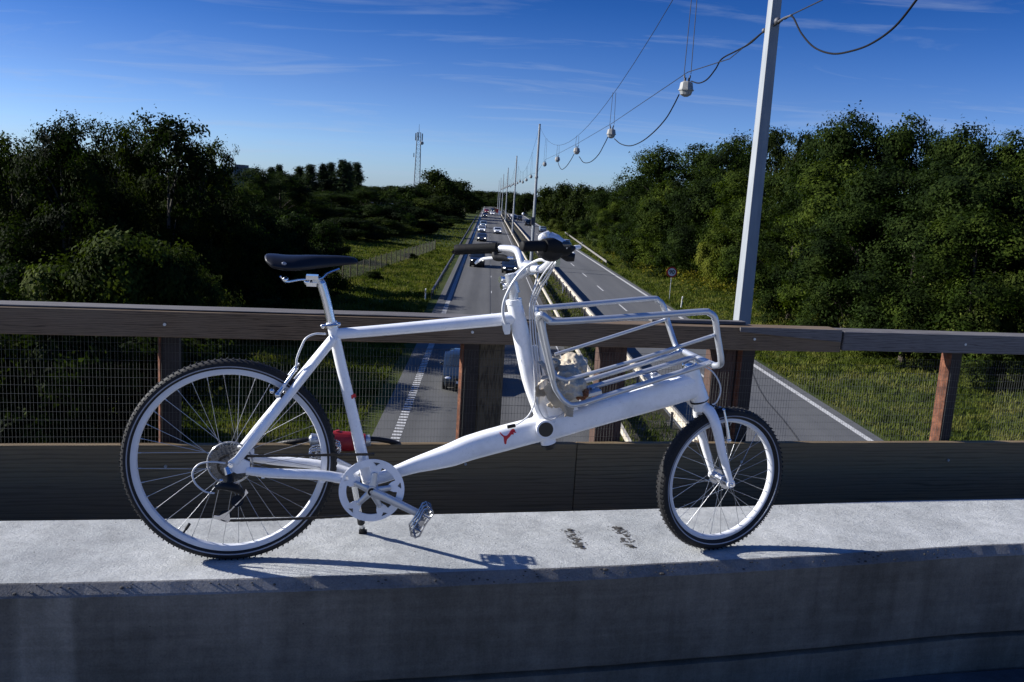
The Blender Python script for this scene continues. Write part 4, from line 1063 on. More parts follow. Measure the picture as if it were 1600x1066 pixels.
for side_ in ([(577, 686, CO), (590, 686.5, CO), (608, 689.5, .85), (624, 694, .89), (640, 700, .94), (648, 712, .96), (650, 740, .96)], [(485, 687, CO), (466, 689, .84), (444, 692, .87), (428, 697, .92), (414, 703, .95), (406, 714, .96), (404, 740, .96)]):
    small('cable', BLK, LOCK, lambda b: b.tube([LZ(*q) for q in side_], .0105, n=12, sub=7))

# ------------------------------------------------------------------ guardrails
def guardrail(name, X, y0, y1, zt, label, facing, group, mat='guard_zinc', step=4.0, pitchh=.30, group2=None):
    root = empty(name, (X, y0, 0)); tag(root, label, 'guardrail', group)
    b = MB(); n = int((y1 - y0) / 6) + 1; prof = [(0, 0), (.045, -.05), (.045, -.11), (0, -.155), (.045, -.20), (.045, -.26), (0, -.31)]
    prof = [(q * facing, z) for q, z in prof]
    for i in range(n):
        ya = i * 6.0; yb = min((i + 1) * 6.0, y1 - y0); wv_ = .01 * mnoise.noise(Vector((i * .7, X, 0)))
        vs = [(q + wv_, ya, zt + z) for q, z in prof] + [(q + wv_, yb, zt + z) for q, z in prof]
        k = len(prof); vs += [(v[0] - .006 * facing, v[1], v[2]) for v in vs]
        f = [(j, j + 1, k + j + 1, k + j) for j in range(k - 1)] + [(2 * k + j, 3 * k + j, 3 * k + j + 1, 2 * k + j + 1) for j in range(k - 1)]
        f += [(0, k, 3 * k, 2 * k), (k - 1, 3 * k - 1, 4 * k - 1, 2 * k - 1)]
        b.add(vs, f)
    # flat top flange catches the sun
    b.box((0.02 * facing, (y1 - y0) / 2, zt + .004), (.11, y1 - y0, .008))
    b.build('beam', MAT[mat], root)
    p = MB(); p.box((-.06 * facing, 0, (zt - .1) / 2 - .1), (.10, .06, zt + .1)); proto = None
    yy = .5; cnt = 0
    while yy < y1 - y0 and cnt < 99:
        if proto is None: proto = o = p.build('post', MAT['guard_dark'], root)
        else: o = proto.copy(); COL.objects.link(o); o.parent = root
        o.location = (0, yy, 0); yy += step; cnt += 1
    return root
guardrail('guardrail', 5.28, 5, 395, .75, 'long steel guardrail on the left side of the median, beside the oncoming lanes', -1, 'guardrails along the median')
guardrail('guardrail', 7.78, 5, 395, .78, 'long steel guardrail on the right side of the median, beside the outgoing lanes', 1, 'guardrails along the median')
guardrail('guardrail', -4.28, 71, 330, .80, 'dark roadside guardrail on the left grass verge with a white end marker', 1, 'roadside guardrails', 'guard_dark', 2.6)
gr = guardrail('guardrail', 0, 0, 96, .62, 'pale low guardrail climbing the right grass verge below the trees', -1, 'roadside guardrails', 'guard_grey', 4)
gr.location = (15.75 + .75, 119, .1); gr.rotation_euler = (0, 0, math.radians(-1.5))

def marker_post(x, y, z, label, h=.95, tilt=0.0, dark=False):
    root = empty('marker_post', (x, y, z)); root.rotation_euler = (0, tilt, 0); tag(root, label, 'marker post', 'plastic marker posts')
    b = MB(); b.hexa([(-.05, -.06, 0), (.05, -.06, 0), (.04, .06, 0), (-.04, .06, 0), (-.045, -.055, h - .06), (.045, -.055, h - .06), (.035, .055, h), (-.035, .055, h)]); b.build('post', MAT['white_plastic'], root, bevel=.008)
    q = MB(); q.box((0, -.063, h * .72), (.06, .006, .14)); q.build('reflector', MAT['black_plastic'], root)
marker_post(7.35, 81.2, 0, 'white marker post standing against the right median guardrail', .95)
marker_post(6.2, 87.0, 0, 'short grey-capped marker post in the middle of the median', .8)
marker_post(17.1, 74.5, .0, 'white marker post on the right verge just in front of the speed sign', 1.05, .05)
marker_post(17.4, 160, .1, 'tiny white marker post on the far right verge beside the low guardrail', 1.0)
marker_post(-4.75, 70.5, -.02, 'white capped marker at the near end of the left verge guardrail', .95)

# speed limit sign: pole, disc, red ring, 90
SG = empty('speed_sign', (17.75, 81.3, 0)); tag(SG, 'round 90 speed limit sign with red rim on a thin pole in the right verge', 'road sign')
so_ = at_y(1050, 425.5, 81.25); SX, SZ = float(so_[0]) - 17.75, float(so_[2])
small('pole', MAT['galvanised'], SG, lambda b: b.cyl((SX, .04, -.1), (SX, .04, SZ + .3), .032, n=12))
small('sign_panel', MAT['sign_red'], SG, lambda b: b.cyl((SX, -.005, SZ), (SX, .005, SZ), .50, n=48), False)
small('sign_face', MAT['sign_white'], SG, lambda b: b.cyl((SX, -.006, SZ), (SX, -.010, SZ), .37, n=48), False)
small('sign_back', MAT['sign_back'], SG, lambda b: b.cyl((SX, .006, SZ), (SX, .009, SZ), .49, n=48), False)
cu = bpy.data.curves.new('numerals', 'FONT'); cu.body = '90'; cu.size = .52; cu.align_x = 'CENTER'; cu.align_y = 'CENTER'; cu.extrude = .002; cu.offset = .012
tmp = bpy.data.objects.new('tmp', cu); COL.objects.link(tmp); bpy.context.view_layer.update()
nm_ = bpy.data.meshes.new_from_object(tmp.evaluated_get(bpy.context.evaluated_depsgraph_get())); bpy.data.objects.remove(tmp)
nm_.materials.clear(); nm_.materials.append(MAT['sign_black']); num = bpy.data.objects.new('numerals', nm_); COL.objects.link(num); num.parent = SG
num.location = (SX, -.014, SZ); num.rotation_euler = (math.pi / 2, 0, 0)

# ------------------------------------------------------------------ lighting poles, catenary, lanterns
PX = 5.5
def light_pole(y, label, h=17.2, w0=.20, w1=.11, arm=False):
    root = empty('lighting_mast', (PX, y, 0)); tag(root, label, 'lighting mast', 'catenary lighting masts in the median')
    b = MB(); n = 8
    if y < 60:
        q0, q1 = .175, .078
        b.hexa([(-q0, -q0, -.2), (q0, -q0, -.2), (q0, q0, -.2), (-q0, q0, -.2), (-q1, -q1, h), (q1, -q1, h), (q1, q1, h), (-q1, q1, h)])
        sh = b.build('shaft', MAT['pole_paint'], root, False, bevel=.012); sh.rotation_euler = (0, 0, math.radians(10))
    else:
        b.tube([(0, 0, -.2), (0, 0, h * .4), (0, 0, h)], [w0, w0 * .6 + w1 * .4, w1], n=8)
        sh = b.build('shaft', MAT['pole_paint'], root, False)
    small('base_plate', MAT['galvanised'], root, lambda q: (q.box((0, 0, .03), (.6, .6, .06)), q.cyl((0, 0, .06), (0, 0, .5), w0 * 1.25, w0 * 1.05, n=12)), False)
    small('cap', MAT['guard_dark'], root, lambda q: q.cyl((0, 0, h), (0, 0, h + .12), w1 * 1.15, w1 * .8, n=8), False)
    if arm:
        small('camera_arm', MAT['guard_dark'], root, lambda q: (q.tube([(-.1, 0, 6.2), (-.9, 0, 6.5), (-1.2, 0, 6.6)], .05, n=8), q.box((-.1, 0, 5.9), (.45, .4, .9))))
        small('camera_head', MAT['white_paint'], root, lambda q: q.sphere((-1.35, 0, 6.65), (.14, .14, .17)))
    return root
POLES = [18.2, 106, 194, 282, 370, 458, 546]
words = ['tall grey lighting mast nearest the bridge, rising out of the picture at the right', 'second lighting mast, the tall thin one with a small camera arm', 'third lighting mast of the row in the median', 'fourth lighting mast of the row in the median',
         'fifth lighting mast of the row, small in the distance', 'sixth lighting mast of the row, very small in the distance', 'last and smallest lighting mast of the median row']
for i, y in enumerate(POLES):
    light_pole(y, words[i], arm=(i == 1), w0=.21, w1=.12 if i else .17)
LX = 5.5
def lant(px, py):
    p = at_x(px, py, LX); return float(p[1]), float(p[2])
lpos = [lant(1072, 141), lant(955, 210), lant(901, 237), lant(871, 250), lant(851, 257.5)]
stepL = 14.6
allL = list(lpos); y = lpos[-1][0]
while y < 420: y += stepL; allL.append((y, 11.2 + .2 * math.sin(y)))
first_left = lpos[0][0] - 15.5
allL.insert(0, (first_left, 12.35))
def cat_z(y):
    """catenary height: highest at the masts"""
    k = min(range(len(POLES) - 1), key=lambda i: 0 if POLES[i] <= y <= POLES[i + 1] else 1)
    if y < POLES[0]: a_, b_ = POLES[0] - 88, POLES[0]
    else: a_, b_ = POLES[k], POLES[k + 1]
    t = (y - a_) / (b_ - a_) * 2 - 1; return 12.6 + 4.3 * t * t + .2
ords = ['nearest', 'second', 'third', 'fourth', 'fifth', 'sixth', 'seventh', 'eighth', 'ninth', 'tenth']
proto_l = None
def lantern(y, z, hz, label):
    global proto_l
    root = empty('hanging_lantern', (LX, y, z)); tag(root, label, 'street lamp', 'lanterns hung on the catenary')
    if proto_l is None:
        a_ = small('housing', MAT['lantern_grey'], root, lambda b: (b.cyl((0, 0, .02), (0, 0, .26), .26, .22, n=8), b.cyl((0, 0, .26), (0, 0, .31), .20, .12, n=8), b.cyl((0, 0, -.02), (0, 0, .02), .285, .285, n=8)), False)
        g_2 = small('bowl', MAT['lantern_glass'], root, lambda b: (b.cyl((0, 0, -.02), (0, 0, -.16), .25, .20, n=10), b.cyl((0, 0, -.16), (0, 0, -.23), .20, .08, n=10)), False)
        k_ = small('bracket', MAT['guard_dark'], root, lambda b: (b.box((-.07, 0, .36), (.06, .14, .14)), b.box((.07, 0, .36), (.06, .14, .14)), b.cyl((-.1, 0, .42), (-.1, 0, .52), .03, n=8), b.cyl((.1, 0, .42), (.1, 0, .52), .03, n=8)), False)
        proto_l = (a_, g_2, k_)
        for o in proto_l: o.scale = (.80, .80, .80)
    else:
        for o in proto_l:
            c = o.copy(); COL.objects.link(c); c.parent = root
    b = MB(); r = .011
    for sx in (-.075, .075): b.tube([(sx * 1.3, 0, .45), (sx * .9, 0, hz)], r, n=5)
    b.build('hanger_wire', MAT['wire_grey'], root)
for i, (y, z) in enumerate(allL[1:]):
    hz = cat_z(y) - z
    if i == 0: lab = 'nearest and largest lantern, hanging left of the big mast on two wires'
    elif i < 10: lab = 'grey lantern on the catenary, %s in the row counted from the bridge' % ords[i]
    else: lab = 'tiny far lantern on the catenary near the vanishing row of masts'
    lantern(y, z, max(hz, .8), lab)
lantern(first_left, 12.35, 2.0, 'lantern beyond the near mast, just out of the top of the picture')
def line_obj(name, pts, r, mat, label, cat, n=6, group=None):
    b = MB(); b.tube(pts, r, n=n); o = b.build(name, mat); return tag(o, label, cat, group)
cy_ = list(np.arange(-20, 458, 4.0))
line_obj('catenary_cable', [(LX, y, cat_z(y)) for y in cy_], .012, MAT['wire_grey'], 'thin upper support cable sagging between the tops of the lighting masts', 'cable')
# tension wire through the lanterns and on to the bracket of the near mast
tw = [at_x(1330, -60, LX), at_x(1285, 0, LX), at_x(1225, 29, LX), at_x(1200, 43, LX), at_x(1140, 92, LX)] + [np.array([LX, y, z + .5]) for y, z in allL[1:]]
line_obj('tension_wire', [tuple(p) for p in tw], .012, MAT['wire_grey'], 'thin straight wire running through the lanterns to the bracket on the near mast', 'cable')
def px_cable(pts, r, label):
    P = [Vector(at_x(x, y, LX)) if not isinstance(x, str) else Vector(y) for x, y in pts]; P, _ = resample(P, [1] * len(P), 6)
    return line_obj('power_cable', P, r, MAT['cable_black'], label, 'cable', 8, 'drooping power cables between lanterns')
px_cable([('end', (LX, first_left, 12.4)), (1455, -34), (1432, 0), (1398, 42), (1362, 68), (1330, 80), (1300, 84), (1272, 74), (1252, 52), (1238, 26), (1226, 30)], .016, 'black power cable drooping to the right of the near mast')
px_cable([(1222, 32), (1205, 43), (1190, 52), (1172, 68), (1150, 80), (1128, 92), (1118, 108), (1105, 124), (1092, 130), (1080, 127)], .018, 'black power cable wound along the wire from the near mast to the nearest lantern')
px_cable([(1061, 148), (1052, 166), (1040, 186), (1022, 206), (1003, 221), (985, 228), (970, 225), (960, 217)], .020, 'black power cable drooping between the nearest and second lantern')
px_cable([(950, 214), (944, 226), (935, 242), (923, 253), (912, 254), (905, 245)], .022, 'black power cable drooping between the second and third lantern')
px_cable([(897, 241), (892, 250), (885, 260), (878, 265), (874, 260), (872, 254)], .024, 'black power cable drooping between the third and fourth lantern')
# bracket on near mast
bp_ = at_x(1216, 34, LX); 
b = MB(); b.tube([Vector(bp_) + Vector((0, .0, 0)), Vector(at_x(1226, 28, LX)), Vector(at_x(1237, 24, LX))], .022, n=8); b.sphere(Vector(at_x(1215, 33, LX)), .07); b.sphere(Vector(at_x(1194, 48, LX)), .05)
o = b.build('cable_bracket', MAT['guard_dark']); tag(o, 'short dark cable bracket and clamp on the near mast holding the wires', 'bracket')

# ------------------------------------------------------------------ vehicles
PROF = {
 'hatch': (4.1, 1.46, [(.06, .28), (.0, .42), (.02, .62), (.14, .76), (1.0, .94), (1.78, 1.38), (2.3, 1.46), (3.1, 1.44), (3.75, 1.10), (4.05, .92), (4.1, .6), (4.06, .30)]),
 'sedan': (4.6, 1.44, [(.06, .26), (.0, .42), (.02, .60), (.14, .74), (1.15, .92), (1.95, 1.36), (2.5, 1.44), (3.2, 1.40), (3.9, 1.02), (4.5, .96), (4.6, .6), (4.55, .30)]),
 'estate': (4.6, 1.48, [(.06, .26), (.0, .42), (.02, .62), (.14, .76), (1.1, .95), (1.85, 1.40), (2.4, 1.48), (4.0, 1.44), (4.42, 1.05), (4.58, .90), (4.6, .6), (4.56, .30)]),
 'suv': (4.6, 1.78, [(.06, .36), (.0, .52), (.02, .82), (.14, .98), (1.15, 1.14), (1.75, 1.68), (2.3, 1.78), (4.0, 1.74), (4.42, 1.20), (4.58, 1.0), (4.6, .7), (4.56, .40)]),
 'van': (4.9, 1.95, [(.06, .30), (.0, .48), (.02, .80), (.12, 1.0), (.85, 1.20), (1.55, 1.84), (2.1, 1.95), (4.6, 1.93), (4.82, 1.25), (4.88, 1.0), (4.9, .6), (4.86, .34)]),
}
def make_car(kind, paint, x, y, away, label, cat='car', lit=True, detail=True):
    L, H, P = PROF[kind]; W = .88 if kind != 'van' else .95
    root = empty('parked_car' if False else ('van' if kind == 'van' else 'car'), (x, y, 0), math.pi if away else 0)
    tag(root, label, cat, 'vehicles driving on the motorway')
    zb = P[4][1]
    def hw(yy, z):
        e = min(yy, L - yy); k = W * (1 - .13 * max(0, 1 - e / .5) ** 2)
        if z > zb - .04: k *= 1 - .26 * min(1, (z - zb + .04) / (H - zb + .04))
        if z < .45: k *= .965
        return k
    oy = -L / 2
    pts = [(yy, z) for yy, z in P]; n = len(pts)
    # inner rows make the flanks curved: base line, sill, belt
    bm = bmesh.new()
    rows = []
    for yy, z in pts:
        w_ = hw(yy, z)
        rows.append([bm.verts.new((-w_, yy + oy, z)), bm.verts.new((-w_ * .72, yy + oy, z + (.035 if z > .8 else 0))), bm.verts.new((w_ * .72, yy + oy, z + (.035 if z > .8 else 0))), bm.verts.new((w_, yy + oy, z))])
    for i in range(n - 1):
        for k in range(3): bm.faces.new((rows[i][k], rows[i][k + 1], rows[i + 1][k + 1], rows[i + 1][k]))
    bm.faces.new([rows[0][3], rows[0][2], rows[0][1], rows[0][0], rows[-1][0], rows[-1][1], rows[-1][2], rows[-1][3]])
    # flanks: strip between the lower line and profile via belt vertices
    for s_ in (0, 3):
        sgn = -1 if s_ == 0 else 1
        belt = [bm.verts.new((sgn * (hw(yy, min(z, zb - .1)) + .012), yy + oy, min(z, zb - .06) if 4 <= i <= n - 4 else z * .98)) for i, (yy, z) in enumerate(pts[3:n - 2])]
        top = [rows[i][s_] for i in range(3, n - 2)]
        for a_ in range(len(belt) - 1):
            try: bm.faces.new((top[a_], top[a_ + 1], belt[a_ + 1], belt[a_]))
            except Exception: pass
        sill = [rows[2][s_], rows[1][s_], rows[0][s_], rows[-1][s_], rows[-2][s_]]
        try: bm.faces.new([rows[3][s_]] + belt + [rows[n - 3][s_]] + [rows[n - 2][s_], rows[n - 1][s_], rows[0][s_], rows[1][s_], rows[2][s_]])
        except Exception: pass
    bmesh.ops.remove_doubles(bm, verts=bm.verts, dist=.002); bmesh.ops.triangulate(bm, faces=[f for f in bm.faces if len(f.verts) > 4]); bmesh.ops.recalc_face_normals(bm, faces=bm.faces)
    me = bpy.data.meshes.new('body'); bm.to_mesh(me); bm.free(); me.materials.append(MAT[paint])
    body = bpy.data.objects.new('body', me); COL.objects.link(body); body.parent = root
    bv = body.modifiers.new('bevel', 'BEVEL'); bv.width = .045; bv.segments = 3; bv.limit_method = 'ANGLE'; bv.angle_limit = math.radians(25)
    me.polygons.foreach_set('use_smooth', [True] * len(me.polygons))
    def glass(i0, i1, f0, f1, name):   # panel between two profile stations, raised 12 mm
        b = MB(); (ya, za), (yb, zb_) = pts[i0], pts[i1]
        d = Vector((0, yb - ya, zb_ - za)); nrm = Vector((0, -d.z, d.y)).normalized()
        if nrm.z < 0: nrm = -nrm
        q = []
        for f in (f0, f1):
            yy = ya + (yb - ya) * f; z = za + (zb_ - za) * f; w_ = hw(yy, z)
            for kx in (-.90, -.70, .70, .90):
                q.append(Vector((w_ * kx, yy + oy, z + (.037 if abs(kx) < .8 else .012))) + nrm * .010)
        b.add(q, [(0, 1, 5, 4), (1, 2, 6, 5), (2, 3, 7, 6)]); o = b.build(name, MAT['car_glass'], root); sm_ = o.modifiers.new('t', 'SOLIDIFY'); sm_.thickness = .006
    glass(4, 5, .08, .96, 'windscreen')
    glass(7, 8, .06, .90, 'rear_window')
    for sgn in (-1, 1):
        b = MB(); y1_ = pts[4][0] + .35; y2_ = pts[8][0] - .12; zt = H - .12; zl = zb + .02
        segs = [(y1_, pts[5][0] + .12, (y1_ + pts[7][0]) / 2 - .05, (y1_ + pts[7][0]) / 2 - .05), ((y1_ + pts[7][0]) / 2 + .03, (y1_ + pts[7][0]) / 2 + .03, pts[7][0] + .02, y2_)]
        for q0, q1, q2, q3 in segs:
            b.add([(sgn * (hw(q0, zl) + .014), q0 + oy, zl), (sgn * (hw(q1, zt) + .014), q1 + oy, zt), (sgn * (hw(q2, zt) + .014), q2 + oy, zt), (sgn * (hw(q3, zl) + .014), q3 + oy, zl)], [(0, 1, 2, 3)])
        o = b.build('side_window', MAT['car_glass'], root); sm_ = o.modifiers.new('t', 'SOLIDIFY'); sm_.thickness = .006
    # nose
    zl = pts[2][1]
    for sgn in (-1, 1):
        small('headlight', MAT['lamp_lit'] if lit and not away else MAT['headlight_glass'], root, lambda b: b.sphere((sgn * .62, oy + .085, zl + .02), (.16, .07, .075)))
        small('tail_light', MAT['tail_lamp'], root, lambda b: b.sphere((sgn * .66, -oy - .06, pts[9][1] - .10), (.12, .06, .11)))
        small('wing_mirror', MAT[paint], root, lambda b: (b.sphere((sgn * (W + .10), oy + pts[4][0] + .55, zb + .08), (.11, .07, .075)), b.box((sgn * (W + .0), oy + pts[4][0] + .55, zb + .04), (.14, .04, .03))))
    small('grille', MAT['grille_black'], root, lambda b: (b.box((0, oy + .02, zl - .01), (.72, .06, .13)), b.box((0, oy + .005, zl - .22), (1.10, .07, .14))), False, bevel=.02)
    small('number_plate', MAT['plate_white'], root, lambda b: b.box((0, oy - .035, zl - .12), (.50, .012, .11)), False)
    small('number_plate', MAT['plate_white'], root, lambda b: b.box((0, -oy + .012, .72), (.50, .012, .11)), False)
    if detail:
        r = .32
        for sy in (oy + .80, -oy - .82):
            for sgn in (-1, 1):
                t_ = small('wheel', MAT['tyre_rubber'], root, lambda b: b.cyl((sgn * (W - .21), sy, r), (sgn * (W + .012), sy, r), r, n=24), True)
                small('rim', MAT['aluminium'], t_, lambda b: b.cyl((sgn * (W + .012), sy, r), (sgn * (W + .022), sy, r), r * .62, n=18), False)
    small('underbody', MAT['grille_black'], root, lambda b: b.box((0, 0, .26), (1.50, L - .7, .16)), False)
    return root
make_car('hatch', 'paint_slate', -.78, 39.8, False, 'dark slate car seen through the mesh just beyond the bridge, half behind a post', lit=False)
make_car('suv', 'paint_black', -1.05, 107, False, 'black off-road car in the outer oncoming lane below the left grip')
make_car('sedan', 'paint_black', 2.75, 101, False, 'black saloon in the inner oncoming lane just left of the stem')
make_car('hatch', 'paint_dark', -1.0, 164, False, 'dark grey hatchback with bright headlights, right in front of the silver car')
make_car('estate', 'paint_silver', -1.35, 201, False, 'silver estate car, third vehicle back in the outer oncoming lane')
make_car('suv', 'paint_greyblue', -1.2, 229, False, 'grey-blue tall car close behind the silver estate car')
make_car('sedan', 'paint_silver', 2.25, 199, False, 'silver saloon alone in the inner oncoming lane')
make_car('hatch', 'paint_dark', -1.3, 335, False, 'tiny far oncoming car with bright headlights at the end of the concrete road')
make_car('hatch', 'paint_white', 1.6, 372, False, 'tiny far pale oncoming car in the inner lane')
make_car('van', 'paint_red', -.9, 400, False, 'tiny far red van in the outer oncoming lane', 'van')
make_car('van', 'paint_dark', 1.9, 428, False, 'tiny far dark van in the inner oncoming lane', 'van')
make_car('van', 'paint_black', 12.0, 264, True, 'black van driving away in the middle of the right carriageway', 'van')
make_car('suv', 'paint_dark', 11.1, 313, True, 'dark tall car driving away just ahead of the black van')
make_car('hatch', 'paint_black', 10.2, 327, True, 'small dark car farthest but one on the right carriageway')
make_car('sedan', 'paint_white', 8.9 + .8, 345, True, 'white car, farthest away on the right carriageway')
make_car('estate', 'paint_greyblue', 13.9, 222, True, 'grey-blue estate car driving away behind the second mast')
make_car('estate', 'paint_silver', 14.1, 159, True, 'silver estate car driving away, nearest on the right carriageway beside the brake lever')

# far road works at the end of the left carriageway
def board(x, y, label, mat):
    root = empty('warning_board', (x, y, 0)); tag(root, label, 'warning board', 'far road works boards')
    small('panel', mat, root, lambda b: b.box((0, 0, 1.5), (1.1, .05, 1.6)), False); small('leg', MAT['guard_dark'], root, lambda b: (b.cyl((0, .05, 0), (0, .05, .72), .05, n=8)), False)
for i, (x, y) in enumerate(((3.9, 392), (3.2, 410), (2.6, 430), (4.4, 352))):
    board(x, y, ['red board at the far left carriageway', 'orange board at the far left carriageway', 'second orange board among the far cars', 'white board by the median before the far cars'][i], MAT[['sign_red', 'shed_orange', 'shed_orange', 'sign_white'][i]])

# ------------------------------------------------------------------ wire field fence on the left verge
FF = empty('field_fence', (-12.5, 84, 0)); tag(FF, 'wire field fence on pale posts crossing the left grass verge', 'fence')
proto = None
fa = Vector((-13.4, 74, 0)); fb_ = Vector((-7.7, 131, 0)); nF = 22
wf = MB()
for i in range(nF + 1):
    p = fa.lerp(fb_, i / nF); z = gz(p.x, p.y)
    if proto is None:
        proto = small('fence_post', MAT['post_wood'], FF, lambda b: b.cyl((0, 0, -.1), (0, 0, 1.6), .06, .05, n=8)); o = proto
    else: o = proto.copy(); COL.objects.link(o); o.parent = FF
    o.location = p + Vector((0, 0, z)) - Vector((-12.5, 84, 0))
    if i < nF:
        q = fa.lerp(fb_, (i + 1) / nF); z2 = gz(q.x, q.y)
        for k in range(8): wf.tube([p - Vector((-12.5, 84, -z - .15 - k * .19)), q - Vector((-12.5, 84, -z2 - .15 - k * .19))], .008, n=3, cap=False)
        for k in range(12):
            c = p.lerp(q, k / 12) - Vector((-12.5, 84, 0)); wf.tube([c + Vector((0, 0, z + .1)), c + Vector((0, 0, z + 1.5))], .006, n=3, cap=False)
wf.build('wire_netting', MAT['mesh_wire'], FF, normals=False)

# ------------------------------------------------------------------ lattice mast, building, shed
md = 400.; mb_ = at_y(651, 300, md); mx = float(mb_[0]); mtop = float(at_y(652, 207, md)[2])
MA = empty('radio_mast', (mx, md, 0)); tag(MA, 'tall thin lattice radio mast rising behind the far left trees', 'radio mast')
def lattice(b):
    def half(z): return 1.9 - 0.9 * z / mtop
    def cor(z): h = half(z) * .8; return [Vector((sx * h, sy * h, z)) for sx, sy in ((-1, -1), (1, -1), (1, 1), (-1, 1))]
    zs = np.linspace(0, mtop, 20)
    for i in range(len(zs) - 1):
        a_ = cor(zs[i]); c_ = cor(zs[i + 1])
        for k in range(4):
            b.tube([a_[k], c_[k]], .13, n=5); b.tube([a_[k], c_[(k + 1) % 4]], .05, n=4); b.tube([c_[k], c_[(k + 1) % 4]], .05, n=4)
small('lattice', MAT['mast_steel'], MA, lattice, False)
small('spire', MAT['mast_steel'], MA, lambda b: b.tube([(0, 0, mtop), (0, 0, mtop + 3.6)], [.14, .06], n=6))
for k in range(3):
    t = 2 * math.pi * k / 3 + .5
    small('antenna_panel', MAT['lantern_grey'], MA, lambda b: b.box((1.7 * math.cos(t), 1.7 * math.sin(t), mtop - 1.9), (.45, .45, 3.2)), False)
    small('antenna_panel', MAT['lantern_grey'], MA, lambda b: b.box((1.9 * math.cos(t + .6), 1.9 * math.sin(t + .6), mtop - 10), (.35, .35, 1.8)), False)
small('dish', MAT['lantern_grey'], MA, lambda b: b.cyl((1.6, -1.2, mtop - 4.6), (1.6, -1.7, mtop - 4.6), .8, .6, n=14), False)
bq = at_y(371, 300, 170); bt = float(at_y(371, 261.5, 170)[2])
BL = empty('office_building', (float(bq[0]), 170, 0)); tag(BL, 'flat-roofed blue-grey building peeping over the left trees', 'building')
small('wall', MAT['building_wall'], BL, lambda b: b.box((0, 0, bt / 2 - .2), (5.6, 9, bt - .4)), False)
small('roof', MAT['guard_dark'], BL, lambda b: (b.box((0, 0, bt - .15), (6.0, 9.4, .3)), b.box((.8, 0, bt + .25), (1.8, 3, .5))), False)
for k in range(3): small('window', MAT['building_glass'], BL, lambda b: b.box((-1.8 + 1.8 * k, -4.52, bt - 1.6), (1.3, .06, 1.1)), False)
bq = at_y(592, 325, 190); bt = float(at_y(592, 318, 190)[2])
SH = empty('shed', (float(bq[0]), 190, 0)); tag(SH, 'small pale shed with an orange end, glimpsed between the left trees', 'shed')
small('wall', MAT['shed_pale'], SH, lambda b: b.box((1.0, 0, bt / 2), (3.2, 3, bt)), False)
small('end_wall', MAT['shed_orange'], SH, lambda b: b.box((-1.25, -.1, bt / 2), (1.2, 3, bt - .3)), False)
small('roof', MAT['guard_dark'], SH, lambda b: b.box((.4, 0, bt + .08), (5.0, 3.4, .14)), False)

# ------------------------------------------------------------------ trees
def quads(P, size, rng, up=.35, aspect=.6, out=None):
    """leaf cards at points P (n,3), one quad each; `out` turns them roughly outward from their bough"""
    n = len(P); a_ = rng.normal(size=(n, 3))
    if out is not None:
        nn_ = out * 1.5 + rng.normal(size=(n, 3)) * .55 + np.array([0, 0, .35]); nn_ /= np.linalg.norm(nn_, axis=1, keepdims=True)
        a_ -= (a_ * nn_).sum(1, keepdims=True) * nn_; a_ /= np.linalg.norm(a_, axis=1, keepdims=True)
        b_ = np.cross(nn_, a_); s = size * rng.uniform(.55, 1.35, (n, 1)); u = a_ * s; v = b_ * s * aspect
        V = np.empty((n, 4, 3)); V[:, 0] = P - u; V[:, 1] = P - v * .9 + u * .1; V[:, 2] = P + u; V[:, 3] = P + v * .9 + u * .1
        return V.reshape(-1, 3)
    a_ /= np.linalg.norm(a_, axis=1, keepdims=True)
    b_ = rng.normal(size=(n, 3)); b_ -= (b_ * a_).sum(1, keepdims=True) * a_; b_ /= np.linalg.norm(b_, axis=1, keepdims=True)
    s = size * rng.uniform(.55, 1.35, (n, 1)); u = a_ * s; v = b_ * s * aspect
    V = np.empty((n, 4, 3)); V[:, 0] = P - u; V[:, 1] = P - v * .9 + u * .1; V[:, 2] = P + u; V[:, 3] = P + v * .9 + u * .1
    return V.reshape(-1, 3)
def fast_quads(name, V, mat, parent=None, tri=False):
    me = bpy.data.meshes.new(name); n = len(V) // 4
    me.vertices.add(len(V)); me.vertices.foreach_set('co', V.astype(np.float32).ravel())
    me.loops.add(4 * n); me.loops.foreach_set('vertex_index', np.arange(4 * n, dtype=np.int32))
    me.polygons.add(n); me.polygons.foreach_set('loop_start', np.arange(0, 4 * n, 4, dtype=np.int32))
    me.update(calc_edges=True); me.materials.append(mat)
    o = bpy.data.objects.new(name, me); COL.objects.link(o)
    if parent is not None: o.parent = parent
    return o
